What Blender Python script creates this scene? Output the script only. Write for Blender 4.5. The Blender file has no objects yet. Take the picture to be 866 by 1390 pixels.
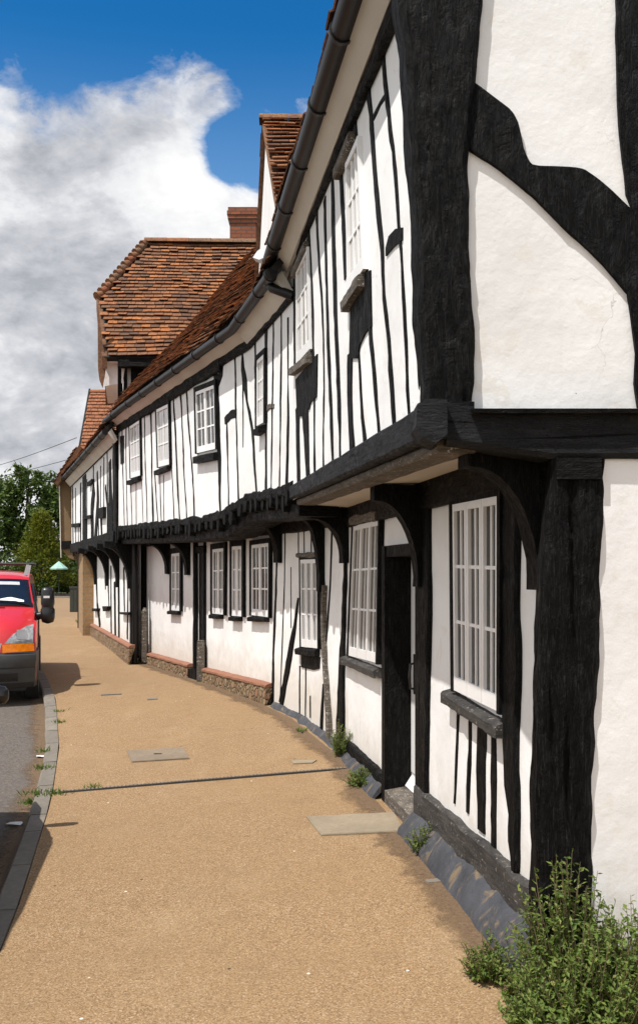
import bpy, math, random
from mathutils import Vector, noise, Matrix
random.seed(11)
R = math.radians
scn = bpy.context.scene
COL = scn.collection

# ------------------------------------------------------------------ camera model
F_PX, CX, HOR, EYE = 1300.0, 433.0, 775.0, 1.75
def P(x, y, Y):                       # a point seen at photo position x,y at distance Y
    return Vector(((x-CX)/F_PX*Y, Y, EYE+(HOR-y)/F_PX*Y))

# ------------------------------------------------------------------ materials
def new_mat(name):
    m = bpy.data.materials.new(name); m.use_nodes = True
    nt = m.node_tree; nt.nodes.clear()
    o = nt.nodes.new('ShaderNodeOutputMaterial'); b = nt.nodes.new('ShaderNodeBsdfPrincipled')
    nt.links.new(b.outputs[0], o.inputs[0])
    return m, nt, b
def N(nt, t, **kw):
    n = nt.nodes.new(t)
    for k, v in kw.items(): setattr(n, k, v)
    return n
def coords(nt, scale=(1,1,1), kind='Object', rot=(0,0,0)):
    tc = N(nt, 'ShaderNodeTexCoord'); mp = N(nt, 'ShaderNodeMapping')
    mp.inputs['Scale'].default_value = scale; mp.inputs['Rotation'].default_value = rot
    nt.links.new(tc.outputs[kind], mp.inputs[0]); return mp.outputs[0]
def noi(nt, vec, scale, detail=4, rough=.6, dist=0):
    n = N(nt, 'ShaderNodeTexNoise'); n.inputs['Scale'].default_value = scale
    n.inputs['Detail'].default_value = detail; n.inputs['Roughness'].default_value = rough
    n.inputs['Distortion'].default_value = dist
    nt.links.new(vec, n.inputs['Vector']); return n.outputs['Fac']
def vor(nt, vec, scale, feature='F1', out='Distance'):
    n = N(nt, 'ShaderNodeTexVoronoi', feature=feature); n.inputs['Scale'].default_value = scale
    nt.links.new(vec, n.inputs['Vector']); return n.outputs[out]
def ramp(nt, fac, stops):
    r = N(nt, 'ShaderNodeValToRGB'); e = r.color_ramp.elements
    while len(e) < len(stops): e.new(.5)
    for i, (p, c) in enumerate(stops):
        e[i].position = p; e[i].color = (*c, 1) if len(c) == 3 else c
    nt.links.new(fac, r.inputs[0]); return r.outputs[0]
def g(v): return (v, v, v)
def mixc(nt, fac, a, b, mode='MIX'):
    m = N(nt, 'ShaderNodeMix', data_type='RGBA', blend_type=mode)
    for s, v in ((m.inputs[0], fac), (m.inputs[6], a), (m.inputs[7], b)):
        if hasattr(v, 'is_output'): nt.links.new(v, s)
        elif isinstance(v, (int, float)): s.default_value = v
        else: s.default_value = (*v, 1)
    return m.outputs[2]
def math_(nt, op, a, b=0.0, clamp=False):
    m = N(nt, 'ShaderNodeMath', operation=op, use_clamp=clamp)
    for s, v in ((m.inputs[0], a), (m.inputs[1], b)):
        if hasattr(v, 'is_output'): nt.links.new(v, s)
        else: s.default_value = v
    return m.outputs[0]
def bump(nt, b, h, strength, dist, prev=None):
    n = N(nt, 'ShaderNodeBump'); n.inputs['Strength'].default_value = strength; n.inputs['Distance'].default_value = dist
    nt.links.new(h, n.inputs['Height'])
    if prev is not None: nt.links.new(prev, n.inputs['Normal'])
    nt.links.new(n.outputs[0], b.inputs['Normal']); return n.outputs[0]
def setc(nt, b, col):
    if hasattr(col, 'is_output'): nt.links.new(col, b.inputs['Base Color'])
    else: b.inputs['Base Color'].default_value = (*col, 1)
def plain(name, col, rough=.5, metal=0.0, var=.12, sc=12, spec=.5, coat=0):
    m, nt, b = new_mat(name)
    v = coords(nt)
    f = noi(nt, v, sc, 5)
    c = ramp(nt, f, [(.25, tuple(x*(1-var) for x in col)), (.75, tuple(min(1, x*(1+var)) for x in col))])
    setc(nt, b, c); b.inputs['Roughness'].default_value = rough; b.inputs['Metallic'].default_value = metal
    b.inputs['Specular IOR Level'].default_value = spec; b.inputs['Coat Weight'].default_value = coat
    b.inputs['Coat Roughness'].default_value = .05
    return m
M = {}
def mk_plaster():
    m, nt, b = new_mat('limewashed_plaster'); v = coords(nt)
    big = noi(nt, v, 1.7, 6, .6); mid = noi(nt, v, 9, 5, .6); fine = noi(nt, v, 60, 4, .7)
    c = ramp(nt, big, [(.3, (.70,.685,.665)), (.55, (.80,.79,.775)), (.8, (.83,.825,.81))])
    st = coords(nt, (14, 14, 1.1)); sn = noi(nt, st, 1.2, 5, .65)
    c = mixc(nt, ramp(nt, sn, [(.60, g(0)), (.8, g(.28))]), c, (.62,.58,.52))
    spk = vor(nt, v, 16); sz = noi(nt, v, 5, 2)
    s1 = math_(nt, 'MULTIPLY', math_(nt, 'LESS_THAN', spk, .045), math_(nt, 'GREATER_THAN', sz, .60))
    c = mixc(nt, s1, c, (.32,.27,.22))
    wv = N(nt, 'ShaderNodeTexNoise'); wv.inputs['Scale'].default_value = 3; wv.inputs['Detail'].default_value = 5; nt.links.new(v, wv.inputs['Vector'])
    ad = N(nt, 'ShaderNodeVectorMath', operation='MULTIPLY_ADD'); nt.links.new(wv.outputs['Color'], ad.inputs[0]); ad.inputs[1].default_value = (.5,.5,.5); nt.links.new(v, ad.inputs[2])
    ce = vor(nt, ad.outputs[0], 1.5, 'DISTANCE_TO_EDGE'); ckm = math_(nt, 'MULTIPLY', math_(nt, 'LESS_THAN', ce, .0020), ramp(nt, noi(nt, v, 1.9, 3), [(.56, g(0)), (.62, g(.45))]))
    c = mixc(nt, ckm, c, (.33,.30,.26))
    pch = ramp(nt, noi(nt, v, 4.5, 7, .65, .6), [(.60, g(0)), (.63, g(.5))]); c = mixc(nt, pch, c, (.72,.68,.61))
    sp3 = N(nt, 'ShaderNodeSeparateXYZ'); nt.links.new(v, sp3.inputs[0])
    spl = math_(nt, 'ADD', sp3.outputs['Z'], math_(nt, 'MULTIPLY', noi(nt, v, 7, 6, .7), .7))
    c = mixc(nt, ramp(nt, spl, [(.55, g(.55)), (.95, g(0))]), c, (.50,.43,.34))
    setc(nt, b, c); b.inputs['Roughness'].default_value = .75; b.inputs['Specular IOR Level'].default_value = .25
    n1 = bump(nt, b, mid, .22, .015); n2 = bump(nt, b, fine, .18, .003, n1); bump(nt, b, big, .3, .04, n2)
    return m
def mk_black_wood(name, horiz, rot=(0,0,0), grey=0):
    m, nt, b = new_mat(name)
    def L_(a, l): return coords(nt, (l, l, a) if horiz else (a, a, l), 'Object', rot)
    v = coords(nt)
    gr = noi(nt, L_(55, 4), 1, 7, .68, .7); fine = noi(nt, L_(190, 11), 1, 4, .7, .3); big = noi(nt, v, 6, 4); knot = noi(nt, L_(14, 6), 1, 6, .75, 1.6)
    crack = noi(nt, L_(34, 1.3), 1, 3, .5, .5)
    c = ramp(nt, gr, [(.40, (.0010,.0009,.0008)), (.58, (.0030,.0027,.0024)), (.70, (.017,.0165,.0168))])
    c = mixc(nt, ramp(nt, fine, [(.54, g(0)), (.68, g(.75))]), c, (.042,.038,.035))
    w = noi(nt, L_(24, 4), 1, 7, .72, .5)
    w2 = math_(nt, 'MULTIPLY', ramp(nt, w, [(.60, g(0)), (.68, g(1))]), ramp(nt, noi(nt, v, 4.5, 4), [(.56, g(0)), (.68, g(.9))]))
    c = mixc(nt, w2, c, (.10,.078,.055))
    ck = ramp(nt, crack, [(.60, g(0)), (.64, g(1)), (.67, g(1)), (.71, g(0))])
    if grey: c = mixc(nt, ramp(nt, big, [(.3, g(grey*.5)), (.7, g(grey))]), c, (.046,.048,.054))  # sky sheen on the beams, painted as blue-grey in the base colour
    c = mixc(nt, ck, c, (.001,.001,.001))
    setc(nt, b, c)
    nt.links.new(ramp(nt, knot, [(.35, g(.42)), (.65, g(.85))]), b.inputs['Roughness'])
    b.inputs['Specular IOR Level'].default_value = .15
    n1 = bump(nt, b, gr, 1.0, .028); n2 = bump(nt, b, fine, .9, .006, n1); n3 = bump(nt, b, knot, 1.0, .03, n2); n4 = bump(nt, b, ck, -1.0, .015, n3); bump(nt, b, big, .5, .02, n4)
    return m
def mk_weathered():
    m, nt, b = new_mat('weathered_wood'); v = coords(nt)
    gr = noi(nt, coords(nt, (7,7,55)), 1, 6, .65, .5)
    c = ramp(nt, gr, [(.3, (.03,.025,.02)), (.55, (.11,.09,.07)), (.8, (.24,.205,.17))])
    pk = noi(nt, v, 45, 4, .7)
    c = mixc(nt, ramp(nt, pk, [(.60, g(0)), (.66, g(.9))]), c, (.55,.52,.47))
    setc(nt, b, c); b.inputs['Roughness'].default_value = .85
    bump(nt, b, gr, .8, .01); return m
def mk_flaking_sill():
    m, nt, b = new_mat('flaking_painted_sill'); v = coords(nt)
    gr = noi(nt, coords(nt, (5,5,50)), 1, 6, .65, .5)
    c = ramp(nt, gr, [(.35, (.012,.011,.010)), (.7, (.06,.052,.045))])
    pk = noi(nt, v, 38, 5, .75)
    c = mixc(nt, ramp(nt, pk, [(.585, g(0)), (.66, g(.75))]), c, (.30,.27,.235))
    setc(nt, b, c); b.inputs['Roughness'].default_value = .8
    n1 = bump(nt, b, gr, .6, .008); bump(nt, b, pk, .6, .008, n1); return m
def mk_tile(name, cols, darkw=.35):
    m, nt, b = new_mat(name); v = coords(nt)
    gi = N(nt, 'ShaderNodeNewGeometry')
    rnd = gi.outputs['Random Per Island']
    r = N(nt, 'ShaderNodeValToRGB'); r.color_ramp.interpolation = 'LINEAR'
    e = r.color_ramp.elements
    while len(e) < len(cols): e.new(.5)
    for i, c in enumerate(cols): e[i].position = i/(len(cols)-1); e[i].color = (*c, 1)
    nt.links.new(rnd, r.inputs[0])
    n = noi(nt, v, 25, 5, .7); big = noi(nt, v, 1.6, 4, .6)
    c = mixc(nt, .22, r.outputs[0], (.20,.09,.05)); c = mixc(nt, ramp(nt, n, [(.38, g(0)), (.68, g(.75))]), c, (.045,.03,.022))
    c = mixc(nt, ramp(nt, big, [(.42, g(0)), (.7, g(darkw))]), c, (.05,.035,.025))
    lich = noi(nt, v, 60, 3, .7)
    c = mixc(nt, ramp(nt, lich, [(.68, g(0)), (.74, g(.5))]), c, (.38,.36,.30))
    setc(nt, b, c); b.inputs['Roughness'].default_value = .85; b.inputs['Specular IOR Level'].default_value = .2
    bump(nt, b, n, .5, .01); return m
def mk_brick(name, c1, c2, mort, sc, rot=(R(90),0,0)):
    m, nt, b = new_mat(name); v = coords(nt, (1,1,1), 'Object', rot)
    br = N(nt, 'ShaderNodeTexBrick'); nt.links.new(v, br.inputs['Vector'])
    br.inputs['Color1'].default_value = (*c1,1); br.inputs['Color2'].default_value = (*c2,1); br.inputs['Mortar'].default_value = (*mort,1)
    br.inputs['Scale'].default_value = sc; br.inputs['Mortar Size'].default_value = .012
    br.inputs['Brick Width'].default_value = .22; br.inputs['Row Height'].default_value = .075; br.inputs['Bias'].default_value = -.2
    n = noi(nt, coords(nt), 18, 5, .7)
    c = mixc(nt, ramp(nt, n, [(.4, g(0)), (.75, g(.55))]), br.outputs[0], tuple(x*.45 for x in c1))
    setc(nt, b, c); b.inputs['Roughness'].default_value = .9
    n1 = bump(nt, b, br.outputs['Fac'], -.5, .01); bump(nt, b, n, .4, .01, n1); return m
def mk_rubble():
    m, nt, b = new_mat('rubble_stone'); v = coords(nt)
    w = N(nt, 'ShaderNodeVectorMath', operation='ADD')
    nn = N(nt, 'ShaderNodeTexNoise'); nn.inputs['Scale'].default_value = 7; nt.links.new(v, nn.inputs['Vector'])
    ml = N(nt, 'ShaderNodeVectorMath', operation='SCALE'); ml.inputs['Scale'].default_value = .09
    nt.links.new(nn.outputs['Color'], ml.inputs[0]); nt.links.new(v, w.inputs[0]); nt.links.new(ml.outputs[0], w.inputs[1])
    vv = w.outputs[0]
    cell = vor(nt, vv, 12, 'F1', 'Color'); edge = vor(nt, vv, 12, 'DISTANCE_TO_EDGE')
    sep = N(nt, 'ShaderNodeSeparateColor'); nt.links.new(cell, sep.inputs[0])
    c = ramp(nt, sep.outputs[0], [(0, (.14,.085,.04)), (.3, (.24,.155,.075)), (.55, (.27,.19,.10)), (.8, (.25,.125,.065)), (1, (.34,.27,.17))])
    n = noi(nt, v, 40, 5, .7)
    c = mixc(nt, ramp(nt, n, [(.4, g(0)), (.75, g(.5))]), c, (.10,.07,.04))
    c = mixc(nt, ramp(nt, edge, [(0, g(.8)), (.06, g(0))]), c, (.17,.12,.07))
    setc(nt, b, c); b.inputs['Roughness'].default_value = .9
    n1 = bump(nt, b, ramp(nt, edge, [(0, g(0)), (.15, g(1))]), 1, .03); bump(nt, b, n, .5, .01, n1); return m
def mk_pavement():
    m, nt, b = new_mat('buff_gravel_paving'); v = coords(nt)
    cell = vor(nt, v, 170, 'F1', 'Color'); d = vor(nt, v, 170)
    sep = N(nt, 'ShaderNodeSeparateColor'); nt.links.new(cell, sep.inputs[0])
    c = ramp(nt, sep.outputs[0], [(0, (.10,.055,.022)), (.3, (.225,.135,.060)), (.62, (.30,.19,.088)), (.88, (.36,.235,.115)), (1, (.48,.37,.24))])
    big = noi(nt, v, .9, 6, .6); mid = noi(nt, v, 4.5, 6, .65)
    c = mixc(nt, 1.0, c, (.985,.97,1.02), 'MULTIPLY'); c = mixc(nt, ramp(nt, noi(nt, v, .55, 5, .65, .4), [(.3, g(.30)), (.5, g(0))]), c, (.20,.135,.075)); c = mixc(nt, .20, c, (.26,.175,.095)); c = mixc(nt, ramp(nt, noi(nt, v, 1.3, 7, .7, .5), [(.54, g(0)), (.72, g(.22))]), c, (.36,.27,.17)); c = mixc(nt, ramp(nt, big, [(.35, g(0)), (.7, g(.45))]), c, (.265,.165,.078))
    c = mixc(nt, ramp(nt, mid, [(.52, g(0)), (.8, g(.30))]), c, (.15,.095,.05))
    c = mixc(nt, ramp(nt, noi(nt, coords(nt, (1,.35,1)), 2.2, 5, .6), [(.55, g(0)), (.8, g(.30))]), c, (.40,.29,.17))
    sp = noi(nt, v, 7, 2)
    spot = math_(nt, 'MULTIPLY', math_(nt, 'LESS_THAN', vor(nt, v, 5.5), .05), math_(nt, 'GREATER_THAN', sp, .52))
    c = mixc(nt, spot, c, (.62,.56,.48))
    spot2 = math_(nt, 'MULTIPLY', math_(nt, 'LESS_THAN', vor(nt, coords(nt, (1,1,1), 'Object', (0,0,.7)), 4.3), .045), math_(nt, 'GREATER_THAN', sp, .5))
    c = mixc(nt, spot2, c, (.07,.05,.035))
    setc(nt, b, c); b.inputs['Roughness'].default_value = .85; b.inputs['Specular IOR Level'].default_value = .3
    n1 = bump(nt, b, d, -.55, .006); bump(nt, b, mid, .25, .02, n1); return m
def mk_asphalt():
    m, nt, b = new_mat('worn_asphalt'); v = coords(nt)
    cell = vor(nt, v, 80, 'F1', 'Color'); sep = N(nt, 'ShaderNodeSeparateColor'); nt.links.new(cell, sep.inputs[0])
    c = ramp(nt, sep.outputs[0], [(0, (.065,.053,.044)), (.6, (.10,.084,.070)), (1, (.155,.13,.11))])
    mid = noi(nt, v, 2.2, 6, .65)
    c = mixc(nt, ramp(nt, mid, [(.45, g(0)), (.75, g(.4))]), c, (.135,.105,.08))
    setc(nt, b, c); b.inputs['Roughness'].default_value = .9
    bump(nt, b, vor(nt, v, 80), -.5, .006); return m
def mk_stone(name, c1, c2, sc=18):
    m, nt, b = new_mat(name); v = coords(nt)
    n = noi(nt, v, sc, 6, .7); big = noi(nt, v, 2.5, 4)
    c = mixc(nt, ramp(nt, big, [(.35, g(0)), (.7, g(.5))]), ramp(nt, n, [(.3, c1), (.7, c2)]), tuple(x*.55 for x in c1))
    gi = N(nt, 'ShaderNodeNewGeometry')
    c = mixc(nt, math_(nt, 'MULTIPLY', gi.outputs['Random Per Island'], .45), c, tuple(x*.6 for x in c1))
    setc(nt, b, c); b.inputs['Roughness'].default_value = .85
    bump(nt, b, n, .5, .012); return m
def mk_leaf(name, cols, trans=.25):
    m, nt, b = new_mat(name)
    gi = N(nt, 'ShaderNodeNewGeometry')
    c = ramp(nt, gi.outputs['Random Per Island'], [(i/(len(cols)-1), x) for i, x in enumerate(cols)])
    setc(nt, b, c); b.inputs['Roughness'].default_value = .55; b.inputs['Specular IOR Level'].default_value = .3
    t = N(nt, 'ShaderNodeBsdfTranslucent'); nt.links.new(c, t.inputs[0])
    mx = N(nt, 'ShaderNodeMixShader'); mx.inputs[0].default_value = trans
    nt.links.new(b.outputs[0], mx.inputs[1]); nt.links.new(t.outputs[0], mx.inputs[2])
    out = [n for n in nt.nodes if n.type == 'OUTPUT_MATERIAL'][0]
    nt.links.new(mx.outputs[0], out.inputs[0]); return m
def mk_glass():
    m, nt, b = new_mat('old_window_glass'); v = coords(nt)
    n = noi(nt, v, 2.5, 3)
    setc(nt, b, ramp(nt, n, [(.3, (.012,.012,.012)), (.7, (.055,.052,.05))]))
    b.inputs['Roughness'].default_value = .06; b.inputs['Specular IOR Level'].default_value = .4
    bump(nt, b, noi(nt, v, 7, 3), .35, .02); return m
def mk_pale_glass():
    m, nt, b = new_mat('glass_with_pale_blind'); v = coords(nt)
    n = noi(nt, coords(nt, (22,22,1)), 1, 3)
    setc(nt, b, ramp(nt, n, [(.3, (.30,.29,.28)), (.7, (.60,.58,.55))]))
    b.inputs['Roughness'].default_value = .08; b.inputs['Specular IOR Level'].default_value = .45
    return m
M['plaster'] = mk_plaster()
M['bw_v'] = mk_black_wood('black_timber_upright', False); M['bw_h'] = mk_black_wood('black_timber_lengthwise', True); M['bw_g'] = mk_black_wood('sky_sheen_beam', True, (0,0,0), .55); M['bw_d'] = mk_black_wood('black_timber_slanting', False, (0, R(-48), 0))
M['weathered'] = mk_weathered(); M['sill'] = mk_flaking_sill()
M['tile'] = mk_tile('old_clay_tiles', [(.10,.055,.036),(.24,.105,.052),(.34,.135,.056),(.46,.165,.055),(.20,.115,.068),(.62,.22,.062),(.38,.17,.08),(.15,.085,.058)])
M['tile_red'] = mk_tile('newer_red_tiles', [(.38,.14,.065),(.46,.18,.085),(.42,.16,.075),(.34,.13,.06)], .10)
M['ridge'] = mk_tile('ridge_tiles', [(.36,.14,.06),(.30,.17,.09),(.24,.15,.09),(.38,.12,.05),(.26,.15,.085)], .2)
M['brick_chim'] = mk_brick('chimney_brick', (.33,.098,.040), (.22,.068,.034), (.10,.07,.055), 1)
M['brick_buff'] = mk_brick('buff_brick', (.34,.20,.085), (.27,.15,.065), (.28,.21,.13), 1)
M['rubble'] = mk_rubble(); M['pave'] = mk_pavement(); M['asphalt'] = mk_asphalt()
M['kerb'] = mk_stone('kerb_granite', (.17,.145,.115), (.27,.235,.19)); M['slab'] = mk_stone('concrete_slab', (.28,.22,.145), (.37,.30,.205), 30); M['cover'] = mk_stone('cover_infill', (.22,.165,.11), (.31,.24,.165), 30)
def mk_plinth():
    m, nt, b = new_mat('painted_plinth'); v = coords(nt)
    n = noi(nt, v, 9, 6, .7); big = noi(nt, v, 2.5, 4); st = noi(nt, coords(nt, (9,9,3)), 1, 6, .7, .8)
    c = ramp(nt, n, [(.3, (.018,.019,.022)), (.7, (.055,.057,.066))])
    c = mixc(nt, ramp(nt, big, [(.4, g(0)), (.7, g(.5))]), c, (.085,.088,.10))
    c = mixc(nt, ramp(nt, st, [(.54, g(0)), (.64, g(.8))]), c, (.19,.135,.075))
    setc(nt, b, c); b.inputs['Roughness'].default_value = .75
    n1 = bump(nt, b, n, .6, .015); bump(nt, b, noi(nt, v, 60, 4, .7), .4, .005, n1); return m
M['plinth'] = mk_plinth()
M['cap'] = mk_stone('brick_capping', (.25,.10,.055), (.36,.17,.10), 25)
M['soffit'] = mk_stone('cream_soffit_board', (.66,.605,.53), (.78,.73,.65), 5)
M['white'] = plain('white_gloss_paint', (.80,.79,.775), .35, var=.05, sc=8)
M['glass'] = mk_glass(); M['pale_glass'] = mk_pale_glass()
M['gutter'] = plain('dark_brown_gutter', (.007,.0055,.0048), .45, var=.4, sc=5, spec=.3)
M['iron'] = plain('black_iron', (.012,.012,.013), .45)
M['dark'] = plain('dark_recess', (.012,.011,.010), .9)
M['brown_render'] = mk_stone('brown_pebbledash', (.20,.125,.06), (.30,.20,.105), 40)
M['lead'] = plain('lead_flashing', (.48,.48,.49), .5, var=.15)
M['van_red'] = plain('faded_red_paint', (.56,.026,.030), .30, var=.06, sc=3, coat=.6)
M['plastic'] = plain('grey_bumper_plastic', (.035,.036,.037), .5, var=.2)
M['black_plastic'] = plain('black_plastic', (.010,.010,.011), .3)
M['rubber'] = plain('tyre_rubber', (.015,.015,.015), .8)
M['alloy'] = plain('wheel_silver', (.45,.45,.46), .35, .7)
M['screen'] = plain('dark_car_glass', (.010,.014,.022), .04, var=.3, sc=2)
M['lens'] = plain('headlamp_lens', (.42,.44,.46), .12, .55, var=.5, sc=22)
M['amber'] = plain('amber_lens', (.75,.20,.01), .15, var=.25, sc=25)
M['car_black'] = plain('black_car_paint', (.008,.008,.010), .15, coat=1)
M['paper'] = plain('paper', (.8,.8,.77), .7, var=.04)
M['teal'] = plain('teal_plastic', (.02,.22,.17), .5); M['parasol'] = plain('green_canvas', (.30,.48,.40), .8)
M['cabinet'] = plain('dark_green_cabinet', (.028,.032,.022), .6, var=.25); M['green'] = plain('green_paint', (.008,.085,.03), .5)
M['leaf_tree'] = mk_leaf('tree_leaves', [(.035,.070,.012),(.075,.12,.020),(.115,.165,.030),(.05,.09,.016)])
M['leaf_gold'] = mk_leaf('golden_conifer_leaves', [(.075,.105,.010),(.14,.165,.014),(.23,.23,.018),(.055,.085,.012)])
M['leaf_hedge'] = mk_leaf('hedge_leaves', [(.028,.056,.010),(.055,.095,.015),(.085,.125,.022)])
M['leaf_weed'] = mk_leaf('weed_leaves', [(.07,.12,.018),(.11,.17,.028),(.17,.22,.045),(.085,.14,.024),(.22,.23,.06)], .3)
M['leaf_grass'] = mk_leaf('gutter_grass', [(.07,.13,.015),(.12,.19,.03),(.17,.21,.05)], .3)
M['bark'] = mk_stone('bark', (.06,.045,.03), (.12,.09,.06), 20); M['stem'] = plain('weed_stem', (.13,.10,.05), .7)
M['earth'] = mk_stone('earth_and_grass', (.06,.075,.025), (.10,.10,.04), 3)

# ------------------------------------------------------------------ mesh building
class MB:
    def __init__(s): s.v = []; s.f = []
    def add(s, vs, fs):
        o = len(s.v); s.v += [Vector(v) for v in vs]; s.f += [tuple(i+o for i in f) for f in fs]; return s
    def hexa(s, b, t):                      # two quads of 4 points
        return s.add(list(b)+list(t), [(3,2,1,0),(4,5,6,7),(0,1,5,4),(1,2,6,5),(2,3,7,6),(3,0,4,7)])
    def box(s, c, d, rz=0.0):
        c = Vector(c); x, y, z = (d[0]/2, d[1]/2, d[2]/2); m = Matrix.Rotation(rz, 3, 'Z')
        q = [m @ Vector(p) + c for p in ((-x,-y,-z),(x,-y,-z),(x,y,-z),(-x,y,-z))]
        t = [m @ Vector(p) + c for p in ((-x,-y,z),(x,-y,z),(x,y,z),(-x,y,z))]
        return s.hexa(q, t)
    def prism(s, a, b):                     # two matching outlines
        n = len(a); fs = [tuple(range(n-1, -1, -1)), tuple(range(n, 2*n))]
        fs += [(i, (i+1) % n, n+(i+1) % n, n+i) for i in range(n)]
        return s.add(list(a)+list(b), fs)
    def grid(s, rows):
        nr, nc = len(rows), len(rows[0]); vs = [p for r in rows for p in r]
        return s.add(vs, [(i*nc+j, i*nc+j+1, (i+1)*nc+j+1, (i+1)*nc+j) for i in range(nr-1) for j in range(nc-1)])
    def tube(s, pts, r, seg=10, caps=True):
        pts = [Vector(p) for p in pts]; rings = []
        rs = r if isinstance(r, (list, tuple)) else [r]*len(pts)
        up = None
        for i, p in enumerate(pts):
            t = (pts[min(i+1, len(pts)-1)]-pts[max(i-1, 0)]).normalized()
            if up is None: up = Vector((0,0,1)) if abs(t.z) < .9 else Vector((1,0,0))
            a = t.cross(up).normalized(); bb = a.cross(t).normalized(); up = bb
            rings.append([p+(a*math.cos(2*math.pi*k/seg)+bb*math.sin(2*math.pi*k/seg))*rs[i] for k in range(seg)])
        o = len(s.v); s.v += [p for rg in rings for p in rg]
        for i in range(len(rings)-1):
            for k in range(seg):
                s.f.append((o+i*seg+k, o+i*seg+(k+1) % seg, o+(i+1)*seg+(k+1) % seg, o+(i+1)*seg+k))
        if caps:
            s.f.append(tuple(o+k for k in range(seg-1, -1, -1))); s.f.append(tuple(o+(len(rings)-1)*seg+k for k in range(seg)))
        return s
    def build(s, name, mat, parent=None, smooth=None):
        off = Vector((0,0,0)); p = parent
        while p is not None: off += p.location; p = p.parent
        me = bpy.data.meshes.new(name); me.from_pydata([v-off for v in s.v], [], s.f); me.update()
        me.materials.append(M[mat] if isinstance(mat, str) else mat)
        if smooth:
            me.shade_smooth(); me.set_sharp_from_angle(angle=R(smooth))
        o = bpy.data.objects.new(name, me); COL.objects.link(o)
        if parent is not None: o.parent = parent
        return o
def origin_to(o, loc):                       # move a one-mesh thing's origin to its base
    loc = Vector(loc); o.data.transform(Matrix.Translation(-loc)); o.location = loc; return o
def thing(name, label, cat, loc, group=None):
    o = bpy.data.objects.new(name, None); COL.objects.link(o); o.location = loc; o.empty_display_size = .2
    o['label'] = label; o['category'] = cat
    if group: o['group'] = group
    return o
def tag(o, label, cat, group=None):
    o['label'] = label; o['category'] = cat
    if group: o['group'] = group
    return o
def struct(o): o['kind'] = 'structure'; return o

# ------------------------------------------------------------------ street facades in plan
class Facade:
    def __init__(s, pts):
        s.p = [Vector((x, y)) for x, y in pts]; s.L = [0]
        for a, b in zip(s.p, s.p[1:]): s.L.append(s.L[-1]+(b-a).length)
    def seg(s, t):
        for i in range(len(s.p)-1):
            if t <= s.L[i+1] or i == len(s.p)-2: return i
    def pt(s, t, n, z):
        i = s.seg(t); a, b = s.p[i], s.p[i+1]; d = (b-a).normalized(); nn = Vector((-d.y, d.x))
        q = a+d*(t-s.L[i])+nn*n
        # mitre the offset near bends so neighbouring pieces meet
        return Vector((q.x, q.y, z))
    def px(s, x, y, n=.02):
        r = (x-CX)/F_PX; best = None
        for i in range(len(s.p)-1):
            a, b = s.p[i], s.p[i+1]; d = (b-a).normalized(); nn = Vector((-d.y, d.x)); a2 = a+nn*n
            den = d.x-r*d.y
            if abs(den) < 1e-6: continue
            k = (r*a2.y-a2.x)/den; L = (b-a).length
            lo = -1e9 if i == 0 else -1e-3; hi = 1e9 if i == len(s.p)-2 else L+1e-3
            if lo <= k <= hi:
                Y = a2.y+d.y*k
                if Y > 0 and best is None: best = (s.L[i]+k, EYE+(HOR-y)/F_PX*Y)
        if best is None:                    # in the wedge of a bend
            best = min(((s.L[i], EYE+(HOR-y)/F_PX*s.p[i].y) for i in range(len(s.p))), key=lambda q: abs(s.pt(q[0], n, 0).x/s.pt(q[0], n, 0).y-r))
        return best
    def sY(s, Y):
        for i in range(len(s.p)-1):
            a, b = s.p[i], s.p[i+1]
            if Y <= b.y or i == len(s.p)-2: return s.L[i]+(Y-a.y)/(b.y-a.y)*(b-a).length
U = Facade([(.46, 3.85), (-.222, 8.25), (-.713, 10.03), (-3.304, 15.8)])
L = Facade([(.982, 3.93), (.292, 8.38), (-.194, 10.14), (-3.0, 16.4)])
U3 = Facade([(-3.39, 15.95), (-6.20, 24.0)])
L3 = Facade([(-3.10, 15.9), (-5.92, 24.0)])

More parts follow.
